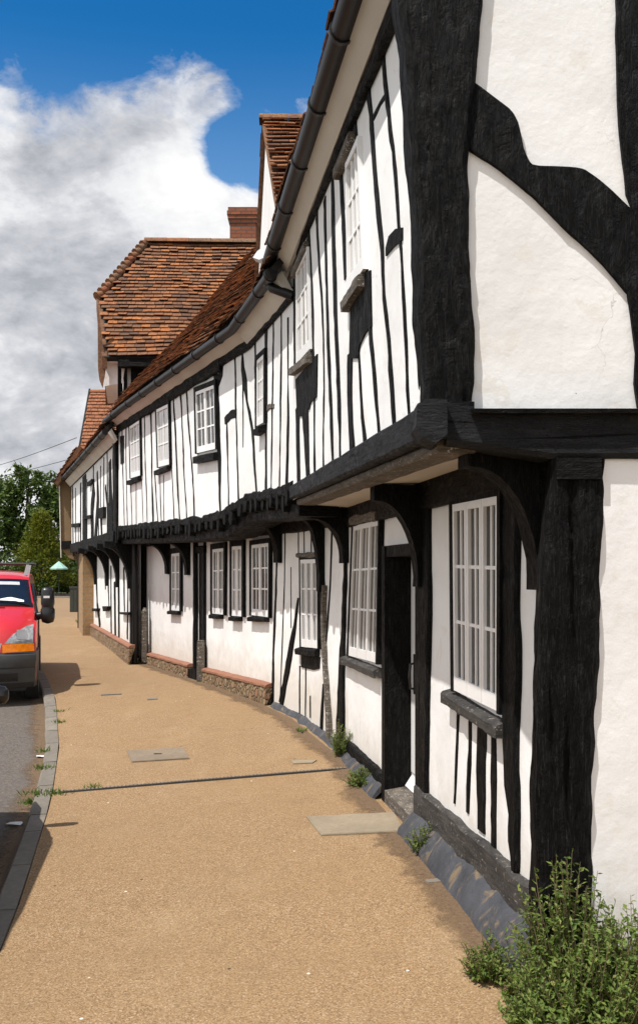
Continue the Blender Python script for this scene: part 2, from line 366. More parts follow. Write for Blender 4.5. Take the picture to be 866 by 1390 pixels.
def jit(p, a, f=9.0):
    return Vector(p)+Vector(noise.noise_vector(Vector(p)*f))*a
def timber(Fc, pts, n0=-.02, n1=.008, mat='bw_v', parent=None, name='stud', rough=.0035, step=.06, px=True):
    """one hewn timber on a facade; pts = (photo x, y, width px) or (s, z, width m)"""
    q = []
    for x, y, w in pts:
        if px:
            z = Fc.px(x, y, n1)[1]; sl_, sr_ = Fc.px(x-w/2, y, n1)[0], Fc.px(x+w/2, y, 0)[0]; ds = sl_-sr_; mn = .35*abs(Fc.px(x-w/2, y)[0]-Fc.px(x+w/2, y)[0])
            q.append(((sl_+sr_)/2, z, max(ds, mn)))
        else: q.append((x, y, w))
    fine = []
    for a, b in zip(q, q[1:]):
        k = max(1, int(math.hypot(b[0]-a[0], b[1]-a[1])/step))
        for i in range(k): fine.append(tuple(a[j]+(b[j]-a[j])*i/k for j in range(3)))
    fine.append(q[-1])
    mb = MB(); rows = []; sd_ = q[0][0]*13.7+q[0][1]*3.1
    for i, (s, z, w) in enumerate(fine):
        a, b = fine[max(0, i-1)], fine[min(len(fine)-1, i+1)]
        t = Vector((b[0]-a[0], b[1]-a[1])).normalized(); pr = Vector((-t.y, t.x))
        if abs(t.x) < abs(t.y) and pr.x < 0: pr = -pr
        bv = min(w*.22, .012); row = []
        for off, n in ((-w/2, n0), (-w/2, n1-bv), (-w/2+bv, n1), (w/2-bv, n1), (w/2, n1-bv), (w/2, n0)):
            al = i*step; wob = (noise.noise(Vector((al*3.1, sd_, 9*(off > 0))))*.020+noise.noise(Vector((al*9.5, sd_+5, 4*(off > 0))))*.012); wob *= min(1, w/.05)
            o2 = off+max(-w*.28, min(w*.28, wob)) if px else off
            p = Fc.pt(s+pr.x*o2, n, z+pr.y*o2)
            row.append(jit(p, min(rough, w*.14)) if n > n0 else p)
        rows.append(row)
    mb.grid(rows); nc = 6; o = 0
    mb.f.append(tuple(range(nc))); mb.f.append(tuple((len(rows)-1)*nc+i for i in range(nc-1, -1, -1)))
    return mb.build(name, mat, parent, 40)
def panel(Fc, poly, n0, n1, mat, parent, name, px=True):
    if n1 < .04: n1 = .009
    q = [Fc.px(x, y) if px else (x, y) for x, y in poly]
    if sum(a[0]*b[1]-b[0]*a[1] for a, b in zip(q, q[1:]+q[:1])) < 0: q.reverse()
    return MB().prism([Fc.pt(s, n0, z) for s, z in q], [Fc.pt(s, n1, z) for s, z in q]).build(name, mat, parent)
def wall(Fc, s0, s1, z0, z1, parent, mat='plaster', name='wall', holes=(), thick=.16, amp=.003):
    """plaster wall with real openings; z0,z1 may be functions of s"""
    zf0 = z0 if callable(z0) else (lambda s: z0); zf1 = z1 if callable(z1) else (lambda s: z1)
    cs = {s0, s1}
    for i in range(1, int((s1-s0)/.18)+1): cs.add(s0+i*(s1-s0)/(int((s1-s0)/.18)+1))
    for l in Fc.L:
        if s0 < l < s1: cs.add(l)
    for h in holes: cs |= {h[0], h[1]}
    cs = sorted(cs); mb = MB(); nz = 14
    for a, b in zip(cs, cs[1:]):
        if b-a < 1e-5: continue
        spans = [(0, 1)]
        mid = (a+b)/2
        for h in holes:
            if h[0]-1e-6 <= a and b <= h[1]+1e-6:
                lo, hi = zf0(mid), zf1(mid); spans = [(max(0,(h[2]-lo)/(hi-lo)), None, h[3])]
        def cell(za0, zb0, za1, zb1):
            n = max(1, int(abs(za1-za0)/.18)); rows = []
            for i in range(n+1):
                f = i/n; row = []
                for s, l, h2 in ((a, za0, za1), (b, zb0, zb1)):
                    z = l+(h2-l)*f; p = Fc.pt(s, 0, z)
                    if s == b and s in Fc.L[1:-1]: pass
                    d = noise.noise(Vector((p.x*2.1, p.y*2.1, p.z*2.1)))*amp
                    row.append(Fc.pt(s, d, z))
                rows.append(row)
            mb.grid(rows)
            mb.grid([[Fc.pt(b, -thick, zb0), Fc.pt(a, -thick, za0)], [Fc.pt(b, -thick, zb1), Fc.pt(a, -thick, za1)]])
        if spans == [(0, 1)]: cell(zf0(a), zf0(b), zf1(a), zf1(b))
        else:
            _, _, hz1 = spans[0]; hz0 = [h[2] for h in holes if h[0]-1e-6 <= a and b <= h[1]+1e-6][0]
            if hz0 > zf0(mid)+.01: cell(zf0(a), zf0(b), hz0, hz0)
            cell(hz1, hz1, zf1(a), zf1(b))
    return mb.build(name, mat, parent, 60)
def bilin(c, u, v):                          # c = TL TR BL BR in (s,z)
    tl, tr, bl, br = c
    return tuple((tl[i]*(1-u)+tr[i]*u)*(1-v)+(bl[i]*(1-u)+br[i]*u)*v for i in (0, 1))
def window(Fc, corners, cas, cols, rows, parent, n=.0, sill=None, pale=False, surround=.045, sill_d=.06, sill_h=.055, sill_mat='sill', label=None, bar=.018):
    c = [Fc.px(x, y, n+.02) for x, y in corners]
    W = abs(c[1][0]-c[0][0]); H = abs(c[0][1]-c[2][1]); mb = MB()
    def bar_(u0, u1, v0, v1, na, nb):
        q = [bilin(c, u, v) for u, v in ((u0, v1), (u1, v1), (u1, v0), (u0, v0))]
        mb.hexa([Fc.pt(s, na, z) for s, z in q], [Fc.pt(s, nb, z) for s, z in q])
    fw = .040; st = .034
    cw = 1.0/cas
    for k in range(cas):
        a, b = k*cw, (k+1)*cw; e = .003/W
        sw = st/W; 
        bar_(a+e, a+sw, 0, 1, n-.01, n+.024); bar_(b-sw, b-e, 0, 1, n-.01, n+.024)
        bar_(a+sw, b-sw, 0, fw/H, n-.01, n+.023); bar_(a+sw, b-sw, 1-fw*1.9/H, 1, n-.01, n+.023)
        ia, ib = a+sw, b-sw; va, vb = fw/H, 1-fw*1.9/H
        for i in range(1, cols):
            u = ia+(ib-ia)*i/cols; bar_(u-bar/2/W, u+bar/2/W, va, vb, n-.006, n+.015)
        for i in range(1, rows):
            v = va+(vb-va)*i/rows; bar_(ia, ib, v-bar/2/H, v+bar/2/H, n-.006, n+.014)
    w = mb.build('window', 'white', parent)
    if label: w['label'] = label
    q = [bilin(c, u, v) for u, v in ((0.01,.99),(.99,.99),(.99,.01),(.01,.01))]
    MB().hexa([Fc.pt(s, n-.01, z) for s, z in q], [Fc.pt(s, n+.006, z) for s, z in q]).build('pane', 'pale_glass' if pale else 'glass', w)
    if surround:
        sb = MB(); a, b2 = surround/W, surround/H; e = .002/W
        for (u0, u1, v0, v1) in ((-a, -e, -b2, 1.01), (1+e, 1+a, -b2, 1.01), (-e, 1+e, -b2, -.004)):
            q = [bilin(c, u, v) for u, v in ((u0, v1), (u1, v1), (u1, v0), (u0, v0))]
            sb.hexa([Fc.pt(s, -.02, z) for s, z in q], [jit(Fc.pt(s, .030+n, z), .003) for s, z in q])
        sb.build('surround', 'bw_v', w)
    if sill:
        (xa, ya), (xb, yb) = sill; sa, za = Fc.px(xa, ya, sill_d); sb_ = Fc.px(xb, yb, 0)[0]; zb = Fc.px(xb, yb, sill_d*.5)[1]
        if sa > sb_: sa, za, sb_, zb = sb_, zb, sa, za
        rows_ = []; K = 14
        for i in range(K+1):
            f = i/K; s = sa+(sb_-sa)*f; z = za+(zb-za)*f
            rows_.append([jit(Fc.pt(s, nn, z+dz), .006, 14) for nn, dz in ((-.02, .022), (sill_d-.012, .004), (sill_d, -.008), (sill_d-.004, -sill_h), (-.02, -sill_h-.004))])
        m2 = MB(); m2.grid(rows_); m2.f.append((0,1,2,3,4)); m2.f.append(tuple(K*5+i for i in (4,3,2,1,0)))
        m2.build('sill', sill_mat, w, 35)
    return w
def bracket(Fc, s, w, ext, zt, zb, parent, mat='bw_v', thick=.09, lean=0.0):
    prof = [(-.01, zt), (ext, zt), (ext, zt-thick)]
    for i in range(1, 11):
        a = math.pi/2*i/10
        prof.append((ext*.97-(ext*.97-.055)*math.sin(a), zb+.06+(zt-thick-zb-.06)*math.cos(a)))
    prof += [(.055, zb), (-.01, zb)]
    a = [jit(Fc.pt(s-w/2, n, z), .005) for n, z in prof]; b = [jit(Fc.pt(s+w/2, n, z), .005) for n, z in prof]
    return MB().prism(a, b).build('bracket', mat, parent)
def beam(Fc, s0, s1, z0, z1, n0, n1, parent, name, mat='bw_h', step=.16, rough=.006):
    """beam along a facade; z0,z1 functions or numbers"""
    f0 = z0 if callable(z0) else (lambda s: z0); f1 = z1 if callable(z1) else (lambda s: z1)
    ss = [s0+(s1-s0)*i/max(1, int((s1-s0)/step)) for i in range(max(1, int((s1-s0)/step))+1)]
    ss = sorted(set(ss) | {l for l in Fc.L if s0 < l < s1})
    rows = []; bv = .012
    for s in ss:
        a, b = f0(s), f1(s)
        rows.append([jit(Fc.pt(s, n, z), rough) for n, z in ((n0, a), (n1-bv, a), (n1, a+bv), (n1, (a+b)/2), (n1, b-bv), (n1-bv, b), (n0, b), (n0, a))])
    mb = MB(); mb.grid(rows); k = 8
    mb.f.append(tuple(range(7))); mb.f.append(tuple((len(rows)-1)*k+i for i in range(6, -1, -1)))
    return mb.build(name, mat, parent, 40)
def lin(tab):
    def f(s):
        if s <= tab[0][0]: return tab[0][1]
        for (a, x), (b, y) in zip(tab, tab[1:]):
            if s <= b: return x+(y-x)*(s-a)/(b-a)
        return tab[-1][1]
    return f

# ------------------------------------------------------------------ roofs
def tiles(P0, du, dv, Lu, Lv, parent, mat='tile', clip=None, gauge=.115, tw=.165, name='roof_tiles', sag=.02, loose=1.0):
    """rows of overlapping plain tiles; P0 eave corner, du along the eave, dv up the slope"""
    P0 = Vector(P0); du = Vector(du).normalized(); dv = Vector(dv).normalized(); nn = du.cross(dv)
    if nn.z < 0: nn = -nn
    mb = MB(); rr = random.Random(hash((round(P0.x,2), round(Lu,2))) & 0xffff)
    nv = int(Lv/gauge)
    def base(u, v):
        return P0+du*u+dv*v+nn*(noise.noise(Vector((u*.7, v*.7, P0.x)))*sag*2+.01)
    for j in range(nv):
        v = j*gauge; u = -(.5*tw if j % 2 else 0)+rr.uniform(-.02, .02)
        while u < Lu:
            w = tw*rr.uniform(.92, 1.06)
            if clip is None:
                if u < 0: w += u+rr.uniform(-.012, .006); u = rr.uniform(-.012, .006)
                if w < tw*.3: u += max(w, .01); continue
                w = min(w, Lu-u)
                if w < .03: break
            uc = u+w/2; vc = v+gauge/2
            if (clip is None and -.05 < uc < Lu+.05) or (clip and clip(uc, vc)):
                lift = rr.uniform(.034, .046)+rr.random()**5*.020*loose; sk = rr.uniform(-.004, .004)*loose; dz = rr.uniform(-.004, .004)*loose
                g_ = .004
                a = base(u+g_, v+dz+sk)+nn*lift; b = base(u+w-g_, v+dz-sk)+nn*(lift+rr.uniform(-.004, .004))
                c = base(u+w-g_, v+gauge*1.28)+nn*.006; d = base(u+g_, v+gauge*1.28)+nn*.006
                mb.add([a, b, c, d, a-nn*.011, b-nn*.011, c-nn*.02, d-nn*.02], [(0,1,2,3),(4,5,1,0),(1,5,6,2),(0,3,7,4)])
            u += w
    return mb.build(name, mat, parent)
def slab(quad, th, parent, name='roof_boards', mat='dark'):
    q = [Vector(p) for p in quad]; n = (q[1]-q[0]).cross(q[-1]-q[0]).normalized()
    if n.z < 0: n = -n
    return MB().prism([p-n*th for p in q], [p-n*.012 for p in q]).build(name, mat, parent)
def ridge(a, b, parent, r=.11, step=.33, mat='ridge', name='ridge_tiles'):
    a, b = Vector(a), Vector(b); k = max(1, int((b-a).length/step)); mb = MB(); d = (b-a)/k; dn = d.normalized(); sd = dn.cross(Vector((0,0,1))).normalized(); up = sd.cross(dn)
    for i in range(k):
        rows = []
        for t in (0.01, 1.0):
            p = a+d*(i+t); rr_ = r*(1.0 if t < .5 else 1.04)
            rows.append([p+sd*math.cos(x)*rr_+up*(math.sin(x)*rr_*.8-.05) for x in [math.pi*q/8 for q in range(9)]])
        mb.grid(rows)
        o = len(mb.v)-18; mb.f.append(tuple(o+q for q in range(9))); mb.f.append(tuple(o+9+q for q in range(8, -1, -1)))
    return mb.build(name, mat, parent, 50)
def gutter(path, parent, r=.058, every=.85):
    o = MB().tube(path, r, 14).build('gutter', 'gutter', parent, 40)
    path = [Vector(p) for p in path]
    for a, b in zip(path, path[1:]):
        n = max(1, int((b-a).length/every))
        for i in range(n):
            p = a+(b-a)*((i+.5)/n); d = (b-a).normalized(); MB().tube([p-d*.014, p+d*.014], r+.009, 14).build('gutter_strap', 'iron', o, 40)
    return o

# ================================================================== WORLD, SUN, CAMERA
SUN_EL, SUN_K = R(63), .72
trav = Vector((math.cos(SUN_EL)/math.hypot(1, SUN_K), math.cos(SUN_EL)*SUN_K/math.hypot(1, SUN_K), -math.sin(SUN_EL)))
sl = bpy.data.lights.new('sun', 'SUN'); sl.energy = 4.0; sl.angle = R(.53); sl.color = (1, .97, .925)
so = bpy.data.objects.new('sun', sl); COL.objects.link(so); so.rotation_euler = trav.to_track_quat('-Z', 'Y').to_euler(); so.location = (-20, -10, 40)
w = bpy.data.worlds.new('World'); scn.world = w; w.use_nodes = True; nt = w.node_tree; nt.nodes.clear()
out = N(nt, 'ShaderNodeOutputWorld'); bg = N(nt, 'ShaderNodeBackground'); nt.links.new(bg.outputs[0], out.inputs[0])
sky = N(nt, 'ShaderNodeTexSky', sky_type='NISHITA'); sky.sun_disc = False; sky.sun_elevation = SUN_EL
sky.sun_rotation = math.atan2(-trav.x, -trav.y); sky.air_density = 1.0; sky.dust_density = .3; sky.ozone_density = 3.0
bg.inputs[1].default_value = .10
hs = N(nt, 'ShaderNodeHueSaturation'); hs.inputs['Saturation'].default_value = 1.42; hs.inputs['Value'].default_value = 1.0
nt.links.new(sky.outputs[0], hs.inputs['Color'])
tc = N(nt, 'ShaderNodeTexCoord'); nv = N(nt, 'ShaderNodeVectorMath', operation='NORMALIZE'); nt.links.new(tc.outputs['Generated'], nv.inputs[0])
D = nv.outputs[0]; sx = N(nt, 'ShaderNodeSeparateXYZ'); nt.links.new(D, sx.inputs[0]); el = sx.outputs['Z']
def fbm(scale, det, rough, off, sq=(1,1,1.5), dist=.3):
    mp = N(nt, 'ShaderNodeMapping'); mp.inputs['Location'].default_value = off; mp.inputs['Scale'].default_value = sq
    nt.links.new(D, mp.inputs[0]); return noi(nt, mp.outputs[0], scale, det, rough, dist)
def blob(x, y, rad, amp):
    d = P(x, y, 10)-Vector((0,0,EYE)); d.normalize()
    dp = N(nt, 'ShaderNodeVectorMath', operation='DOT_PRODUCT'); nt.links.new(D, dp.inputs[0]); dp.inputs[1].default_value = d
    mr = N(nt, 'ShaderNodeMapRange', interpolation_type='SMOOTHSTEP'); nt.links.new(dp.outputs['Value'], mr.inputs[0])
    mr.inputs[1].default_value = math.cos(math.atan(rad/F_PX)); mr.inputs[2].default_value = 1.0; mr.inputs[3].default_value = 0; mr.inputs[4].default_value = amp
    return mr.outputs[0]
f1 = fbm(5.0, 9, .60, (3.1, 1.7, 5.2)); f2 = fbm(15, 8, .62, (1.3, 7.7, 2.2))
nse = math_(nt, 'ADD', math_(nt, 'MULTIPLY', math_(nt, 'SUBTRACT', f1, .5), .8), math_(nt, 'MULTIPLY', math_(nt, 'SUBTRACT', f2, .5), 1.15))
band = N(nt, 'ShaderNodeMapRange'); nt.links.new(el, band.inputs[0]); band.inputs[1].default_value = .37; band.inputs[2].default_value = .50; band.inputs[3].default_value = .52; band.inputs[4].default_value = -.50
dens = math_(nt, 'ADD', nse, band.outputs[0])
for bb in ((303, 203, 50, -.42), (336, 222, 66, -.55), (350, 185, 70, -.34), (395, 20, 120, -.30), (410, 235, 80, -.45), (335, 138, 60, .05), (395, 150, 50, .05), (250, 125, 70, .16), (240, 300, 120, .30), (60, 50, 120, -.14)):
    dens = math_(nt, 'ADD', dens, blob(*bb))
mask = ramp(nt, math_(nt, 'ADD', dens, .5), [(.34, g(0)), (.48, g(.30)), (.60, g(.78)), (.78, g(1))])
sh = fbm(6.0, 9, .62, (8.1, 2.7, 4.4), (1,1,1.8), .6); sh2 = fbm(20, 7, .65, (2.0, 5.0, 9.0), (1,1,1.4))
shm = math_(nt, 'ADD', sh, math_(nt, 'MULTIPLY', math_(nt, 'SUBTRACT', sh2, .5), .42))
f1s = fbm(5.0, 9, .60, (3.1-.022, 1.7-.006, 5.2+.03)); f2s = fbm(15, 8, .62, (1.3-.008, 7.7, 2.2+.011))
shm = math_(nt, 'ADD', shm, math_(nt, 'ADD', math_(nt, 'MULTIPLY', math_(nt, 'SUBTRACT', f1, f1s), 1.2), math_(nt, 'MULTIPLY', math_(nt, 'SUBTRACT', f2, f2s), .38)))
shm = math_(nt, 'ADD', shm, .045)
for bb in ((120, 200, 150, -.14), (70, 390, 150, -.24), (225, 265, 80, .16), (180, 320, 150, .10), (305, 270, 75, .18), (250, 220, 45, .14), (20, 310, 110, .10), (20, 470, 90, .10), (80, 550, 140, -.20)):
    shm = math_(nt, 'ADD', shm, blob(*bb))
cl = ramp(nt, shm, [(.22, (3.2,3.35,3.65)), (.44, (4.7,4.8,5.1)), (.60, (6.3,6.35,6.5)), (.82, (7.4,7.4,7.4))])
# unseen bright cloud added left of and behind the camera to fill shaded walls
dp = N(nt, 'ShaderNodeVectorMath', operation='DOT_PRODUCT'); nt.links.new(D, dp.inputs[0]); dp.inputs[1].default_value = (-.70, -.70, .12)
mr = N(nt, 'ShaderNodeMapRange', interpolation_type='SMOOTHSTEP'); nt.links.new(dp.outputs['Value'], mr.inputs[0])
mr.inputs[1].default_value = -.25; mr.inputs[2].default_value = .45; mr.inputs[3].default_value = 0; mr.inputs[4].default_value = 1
fill_cloud = mr.outputs[0]
mask = math_(nt, 'MAXIMUM', mask, math_(nt, 'MULTIPLY', fill_cloud, ramp(nt, f1, [(.36, g(0)), (.5, g(1))])))
cl = mixc(nt, fill_cloud, cl, (8.6, 8.5, 8.4))
hz = N(nt, 'ShaderNodeMapRange', interpolation_type='SMOOTHSTEP'); nt.links.new(el, hz.inputs[0]); hz.inputs[1].default_value = .50; hz.inputs[2].default_value = .30; hz.inputs[3].default_value = 0; hz.inputs[4].default_value = .55
blue = mixc(nt, hz.outputs[0], hs.outputs[0], (2.1, 3.7, 6.0))
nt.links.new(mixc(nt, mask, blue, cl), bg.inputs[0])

cam = bpy.data.cameras.new('camera'); co = bpy.data.objects.new('camera', cam); COL.objects.link(co); scn.camera = co
co.location = (0, 0, EYE); co.rotation_euler = (R(90), 0, 0)
cam.sensor_fit = 'HORIZONTAL'; cam.sensor_width = 36; cam.lens = 36*F_PX/866; cam.shift_y = (HOR-695)/866; cam.clip_start = .05; cam.clip_end = 3000
scn.view_settings.view_transform = 'Standard'; scn.view_settings.look = 'None'; scn.view_settings.exposure = .44; scn.view_settings.gamma = 1

# ================================================================== GROUND
gk = lin([(-6,0),(7,0),(9,.09),(11,.2),(13,.26),(16,.26),(24,.31),(60,.33)])
gw = lin([(-6,0),(3.6,.0),(4.3,.06),(6,.08),(7.2,.08),(9,.135),(11,.23),(12.5,.235),(14,.21),(16,.19),(18,.26),(24,.31),(60,.33)])
kx = lin([(-8,-.35),(-4,-.58),(0,-.9),(3,-1.22),(5.1,-1.585),(7.36,-2.05),(9,-2.44),(11.43,-3.14),(14,-4.02),(17,-5.15),(24,-7.9),(40,-14.5),(50.5,-19)])
wx = lin([(-8,1.4),(3.9,1.0),(4.11,.954),(8.38,.292),(10.14,-.194),(16.4,-3.0),(24,-5.9),(40,-11),(50.5,-14)])
ys = [-8+.5*i for i in range(118)]
def gz(x, y):
    a, b = kx(y), wx(y); f = max(0, min(1, (x-a)/(b-a))); return gk(y)*(1-f)+gw(y)*f
mb = MB(); rows = []
for y in ys:
    a, b = kx(y), wx(y); xs = [a+(b-a)*i/10 for i in range(11)]+[b+.6, b+2, b+8]
    rows.append([Vector((x, y, gz(x, y)+noise.noise(Vector((x*.6, y*.6, 0)))*.008)) for x in xs])
mb.grid(rows); struct(mb.build('pavement', 'pave', None, 60))
mb = MB(); rows = []
for y in ys:
    a = kx(y)-.118; rows.append([Vector((a-d, y, gk(y)-.105+.02*min(d, 3)/3)) for d in (0, .3, 1, 2, 3.5, 6, 9, 14)])
for r in rows: r.reverse()
mb.grid(rows); struct(mb.build('road', 'asphalt', None, 60))
mb = MB(); y = -8.0; rr = random.Random(4)
while y < 50:
    l = rr.uniform(.42, .80); y2 = min(y+l, 50.4); q = []
    for yy in (y+.009, y2-.009):
        x = kx(yy)-.005; q.append([(x-.125+rr.uniform(-.007,.007), yy, gk(yy)-.14), (x-.125+rr.uniform(-.007,.007), yy, gk(yy)-.014), (x-.108, yy, gk(yy)+.004), (x-.0, yy, gk(yy)+.010+rr.uniform(-.003,.003)), (x, yy, gk(yy)-.1)])
    ym = (y+y2)/2; mb.grid(q); o = len(mb.v)-10; mb.f.append((o,o+1,o+2,o+3,o+4)); mb.f.append((o+9,o+8,o+7,o+6,o+5)); y = y2
struct(mb.build('kerb', 'kerb', None))
mb = MB(); mb.grid([[(-900,-300,-.35),(900,-300,-.35)],[(-900,1500,-.35),(900,1500,-.35)]]); struct(mb.build('ground', 'earth'))
mb = MB(); mb.grid([[(-60,50.9,.30),(30,50.9,.30)],[(-60,57,.31),(30,57,.31)]]); struct(mb.build('side_road', 'asphalt'))
mb = MB(); mb.box((-15, 50.72, .30), (60, .30, .14)); struct(mb.build('side_road_kerb', 'slab'))
mb = MB(); mb.box((-15, 57.2, .31), (90, .3, .16)); struct(mb.build('verge_kerb', 'slab'))
mb = MB(); mb.grid([[(-80,57.3,.36),(60,57.3,.36)],[(-80,160,.6),(60,160,.6)]]); struct(mb.build('lawn', 'earth'))

def soil_strip(name, path, w0, amp, zf, mat):
    mb = MB(); rows = []; ed = []
    for k, (a, nrm) in enumerate(path):
        wd = max(.05, w0+amp*noise.noise(Vector((k*.16, 3.3, 1)))); row = []
        for f in (0, .25, .5, .75, 1):
            q = a+nrm*wd*f; row.append(Vector((q.x, q.y, zf(q.x, q.y)+.004+.003*(1-f)))); ed.append(1-f)
        rows.append(row)
    mb.grid(rows); o = mb.build(name, mat); at = o.data.attributes.new('edge', 'FLOAT', 'POINT')
    for k, e in enumerate(ed): at.data[k].value = e
    return struct(o)
def mk_soil():
    m, nt, b = new_mat('brown_soil_and_grit'); v = coords(nt)
    n = noi(nt, v, 60, 6, .7)
    setc(nt, b, ramp(nt, n, [(.3, (.085,.05,.026)), (.7, (.22,.14,.075))])); b.inputs['Roughness'].default_value = .9; bump(nt, b, n, .6, .01)
    at = N(nt, 'ShaderNodeAttribute'); at.attribute_name = 'edge'
    f = math_(nt, 'ADD', math_(nt, 'MULTIPLY', at.outputs['Fac'], .62), math_(nt, 'MULTIPLY', noi(nt, v, 11, 8, .75), .75))
    tr = N(nt, 'ShaderNodeBsdfTransparent'); mx = N(nt, 'ShaderNodeMixShader'); nt.links.new(ramp(nt, f, [(.60, g(0)), (.84, g(.85))]), mx.inputs[0])
    nt.links.new(tr.outputs[0], mx.inputs[1]); nt.links.new(b.outputs[0], mx.inputs[2])
    nt.links.new(mx.outputs[0], [q for q in nt.nodes if q.type == 'OUTPUT_MATERIAL'][0].inputs[0]); return m
M['soil'] = mk_soil()
soil_strip('soil', [(L.pt(s_*.06, .10, 0), L.pt(s_*.06, 1.10, 0)-L.pt(s_*.06, .10, 0)) for s_ in range(0, 215)], .30, .16, gz, 'soil')
soil_strip('gutter_dirt', [(Vector((kx(y_*.1)-.125, y_*.1, 0)), Vector((-1, 0, 0))) for y_ in range(20, 300)], .30, .16, lambda x, y: gk(y)-.104, 'soil')
# covers, channel, slots lying in the paving
def on_ground(x, y, dz=0.0):
    Y = 6.0
    for _ in range(25):
        X = (x-CX)/F_PX*Y; z = gz(X, Y)+dz; Y = (EYE-z)*F_PX/(y-HOR)
    X = (x-CX)/F_PX*Y; return Vector((X, Y, gz(X, Y)+dz))
def inset(poly, mat, name, label, cat, lift=.011, border=None, extra=None):
    q = [on_ground(x, y) for x, y in poly]; ctr = sum(q, Vector())/len(q)
    if (q[1]-q[0]).cross(q[2]-q[1]).z < 0: q.reverse()
    t = thing(name, label, cat, (ctr.x, ctr.y, ctr.z))
    top = [p+Vector((0,0,lift)) for p in q]; bot = [p+Vector((0,0,-.05)) for p in q]
    inn = [ctr+(p-ctr)*.955+Vector((0,0,lift+.002)) for p in q]
    MB().prism([p for p in bot], top).build('rim', border or 'cover', t)
    MB().prism([p-Vector((0,0,.003)) for p in inn], inn).build('plate', mat, t)
    if extra: extra(t, ctr)
    return t
inset([(172,1021),(249,1016),(257,1031),(179,1036)], 'cover', 'inspection_cover', 'pale square inspection cover set in the paving, smaller and farther than the concrete slab', 'cover',
      extra=lambda t, c: MB().box((c.x, c.y, c.z+.014), (.07,.025,.006)).build('lifting_slot', 'iron', t))
inset([(416,1111),(534,1105),(549,1131),(436,1136)], 'slab', 'paving_slab', 'plain pale concrete slab let into the paving by the cottage doorstep', 'slab', border='slab')
for i, (q, lab) in enumerate([([(137,943),(165,941.5),(165,943),(137,944.5)], 'thin dark slot drain lying alone in the paving just beyond the van shadow'),
        ([(200,949),(214,948.5),(214,950),(200,951)], 'short thin slot in the paving between van shadow and stone plinth'),
        ([(395,1034),(430,1033),(424,1037),(398,1038)], 'small grey stopcock lid in the paving beside the drain channel'),
        ([(576,1197),(604,1194),(600,1199),(580,1201)], 'small dark lid in the paving nearest the corner post weeds')]):
    a = [on_ground(x, y) for x, y in q]
    if (a[1]-a[0]).cross(a[2]-a[1]).z < 0: a.reverse()
    o = MB().prism([p-Vector((0,0,.03)) for p in a], [p+Vector((0,0,.009)) for p in a]).build('slot_drain' if i < 2 else 'stopcock_lid', 'kerb' if i != 2 else 'slab')
    tag(origin_to(o, sum(a, Vector())/4), lab, 'drain' if i < 2 else 'lid')
# slotted channel
a, b = on_ground(75, 1077), on_ground(470, 1044); t = thing('drain_channel', 'narrow dark slotted drain channel crossing the paving from kerb to wall', 'drain', (a+b)/2)
d = (b-a); sd = Vector((-d.y, d.x, 0)).normalized()*.024; mb = MB(); mg = MB(); K = 26
for i in range(K):
    p, q = a+d*i/K, a+d*(i+1)/K
    p = Vector((p.x, p.y, gz(p.x, p.y)+.010)); q = Vector((q.x, q.y, gz(q.x, q.y)+.010)); z = Vector((0,0,.05))
    mb.hexa([p-sd-z, q-sd-z, q+sd-z, p+sd-z], [p-sd, q-sd, q+sd, p+sd])
    for k in range(3):
        e, f = p+(q-p)*(k/3+.06), p+(q-p)*(k/3+.26); up = Vector((0,0,.003))
        mg.hexa([e-sd*.6, f-sd*.6, f+sd*.6, e+sd*.6], [e-sd*.6+up, f-sd*.6+up, f+sd*.6+up, e+sd*.6+up])
mb.build('channel_body', 'plastic', t); mg.build('grating_bars', 'cover', t)
# ================================================================== HOUSE ONE (near, with the gable)
S1 = U.L[1]; SL1 = L.L[1]
h1 = thing('timber_framed_house', 'nearest black and white timber framed cottage with gable and massive corner posts', 'house', (1.5, 4.3, 0))
wall(U, .02, S1, 2.36, 4.6, h1, name='upper_wall')
dn, df = L.sY(6.12), L.sY(6.90)
wall(L, .02, dn, .05, 2.34, h1, name='lower_wall'); wall(L, dn, df, 1.86, 2.34, h1, name='lower_wall'); wall(L, df, SL1+.12, .05, 2.34, h1, name='lower_wall')
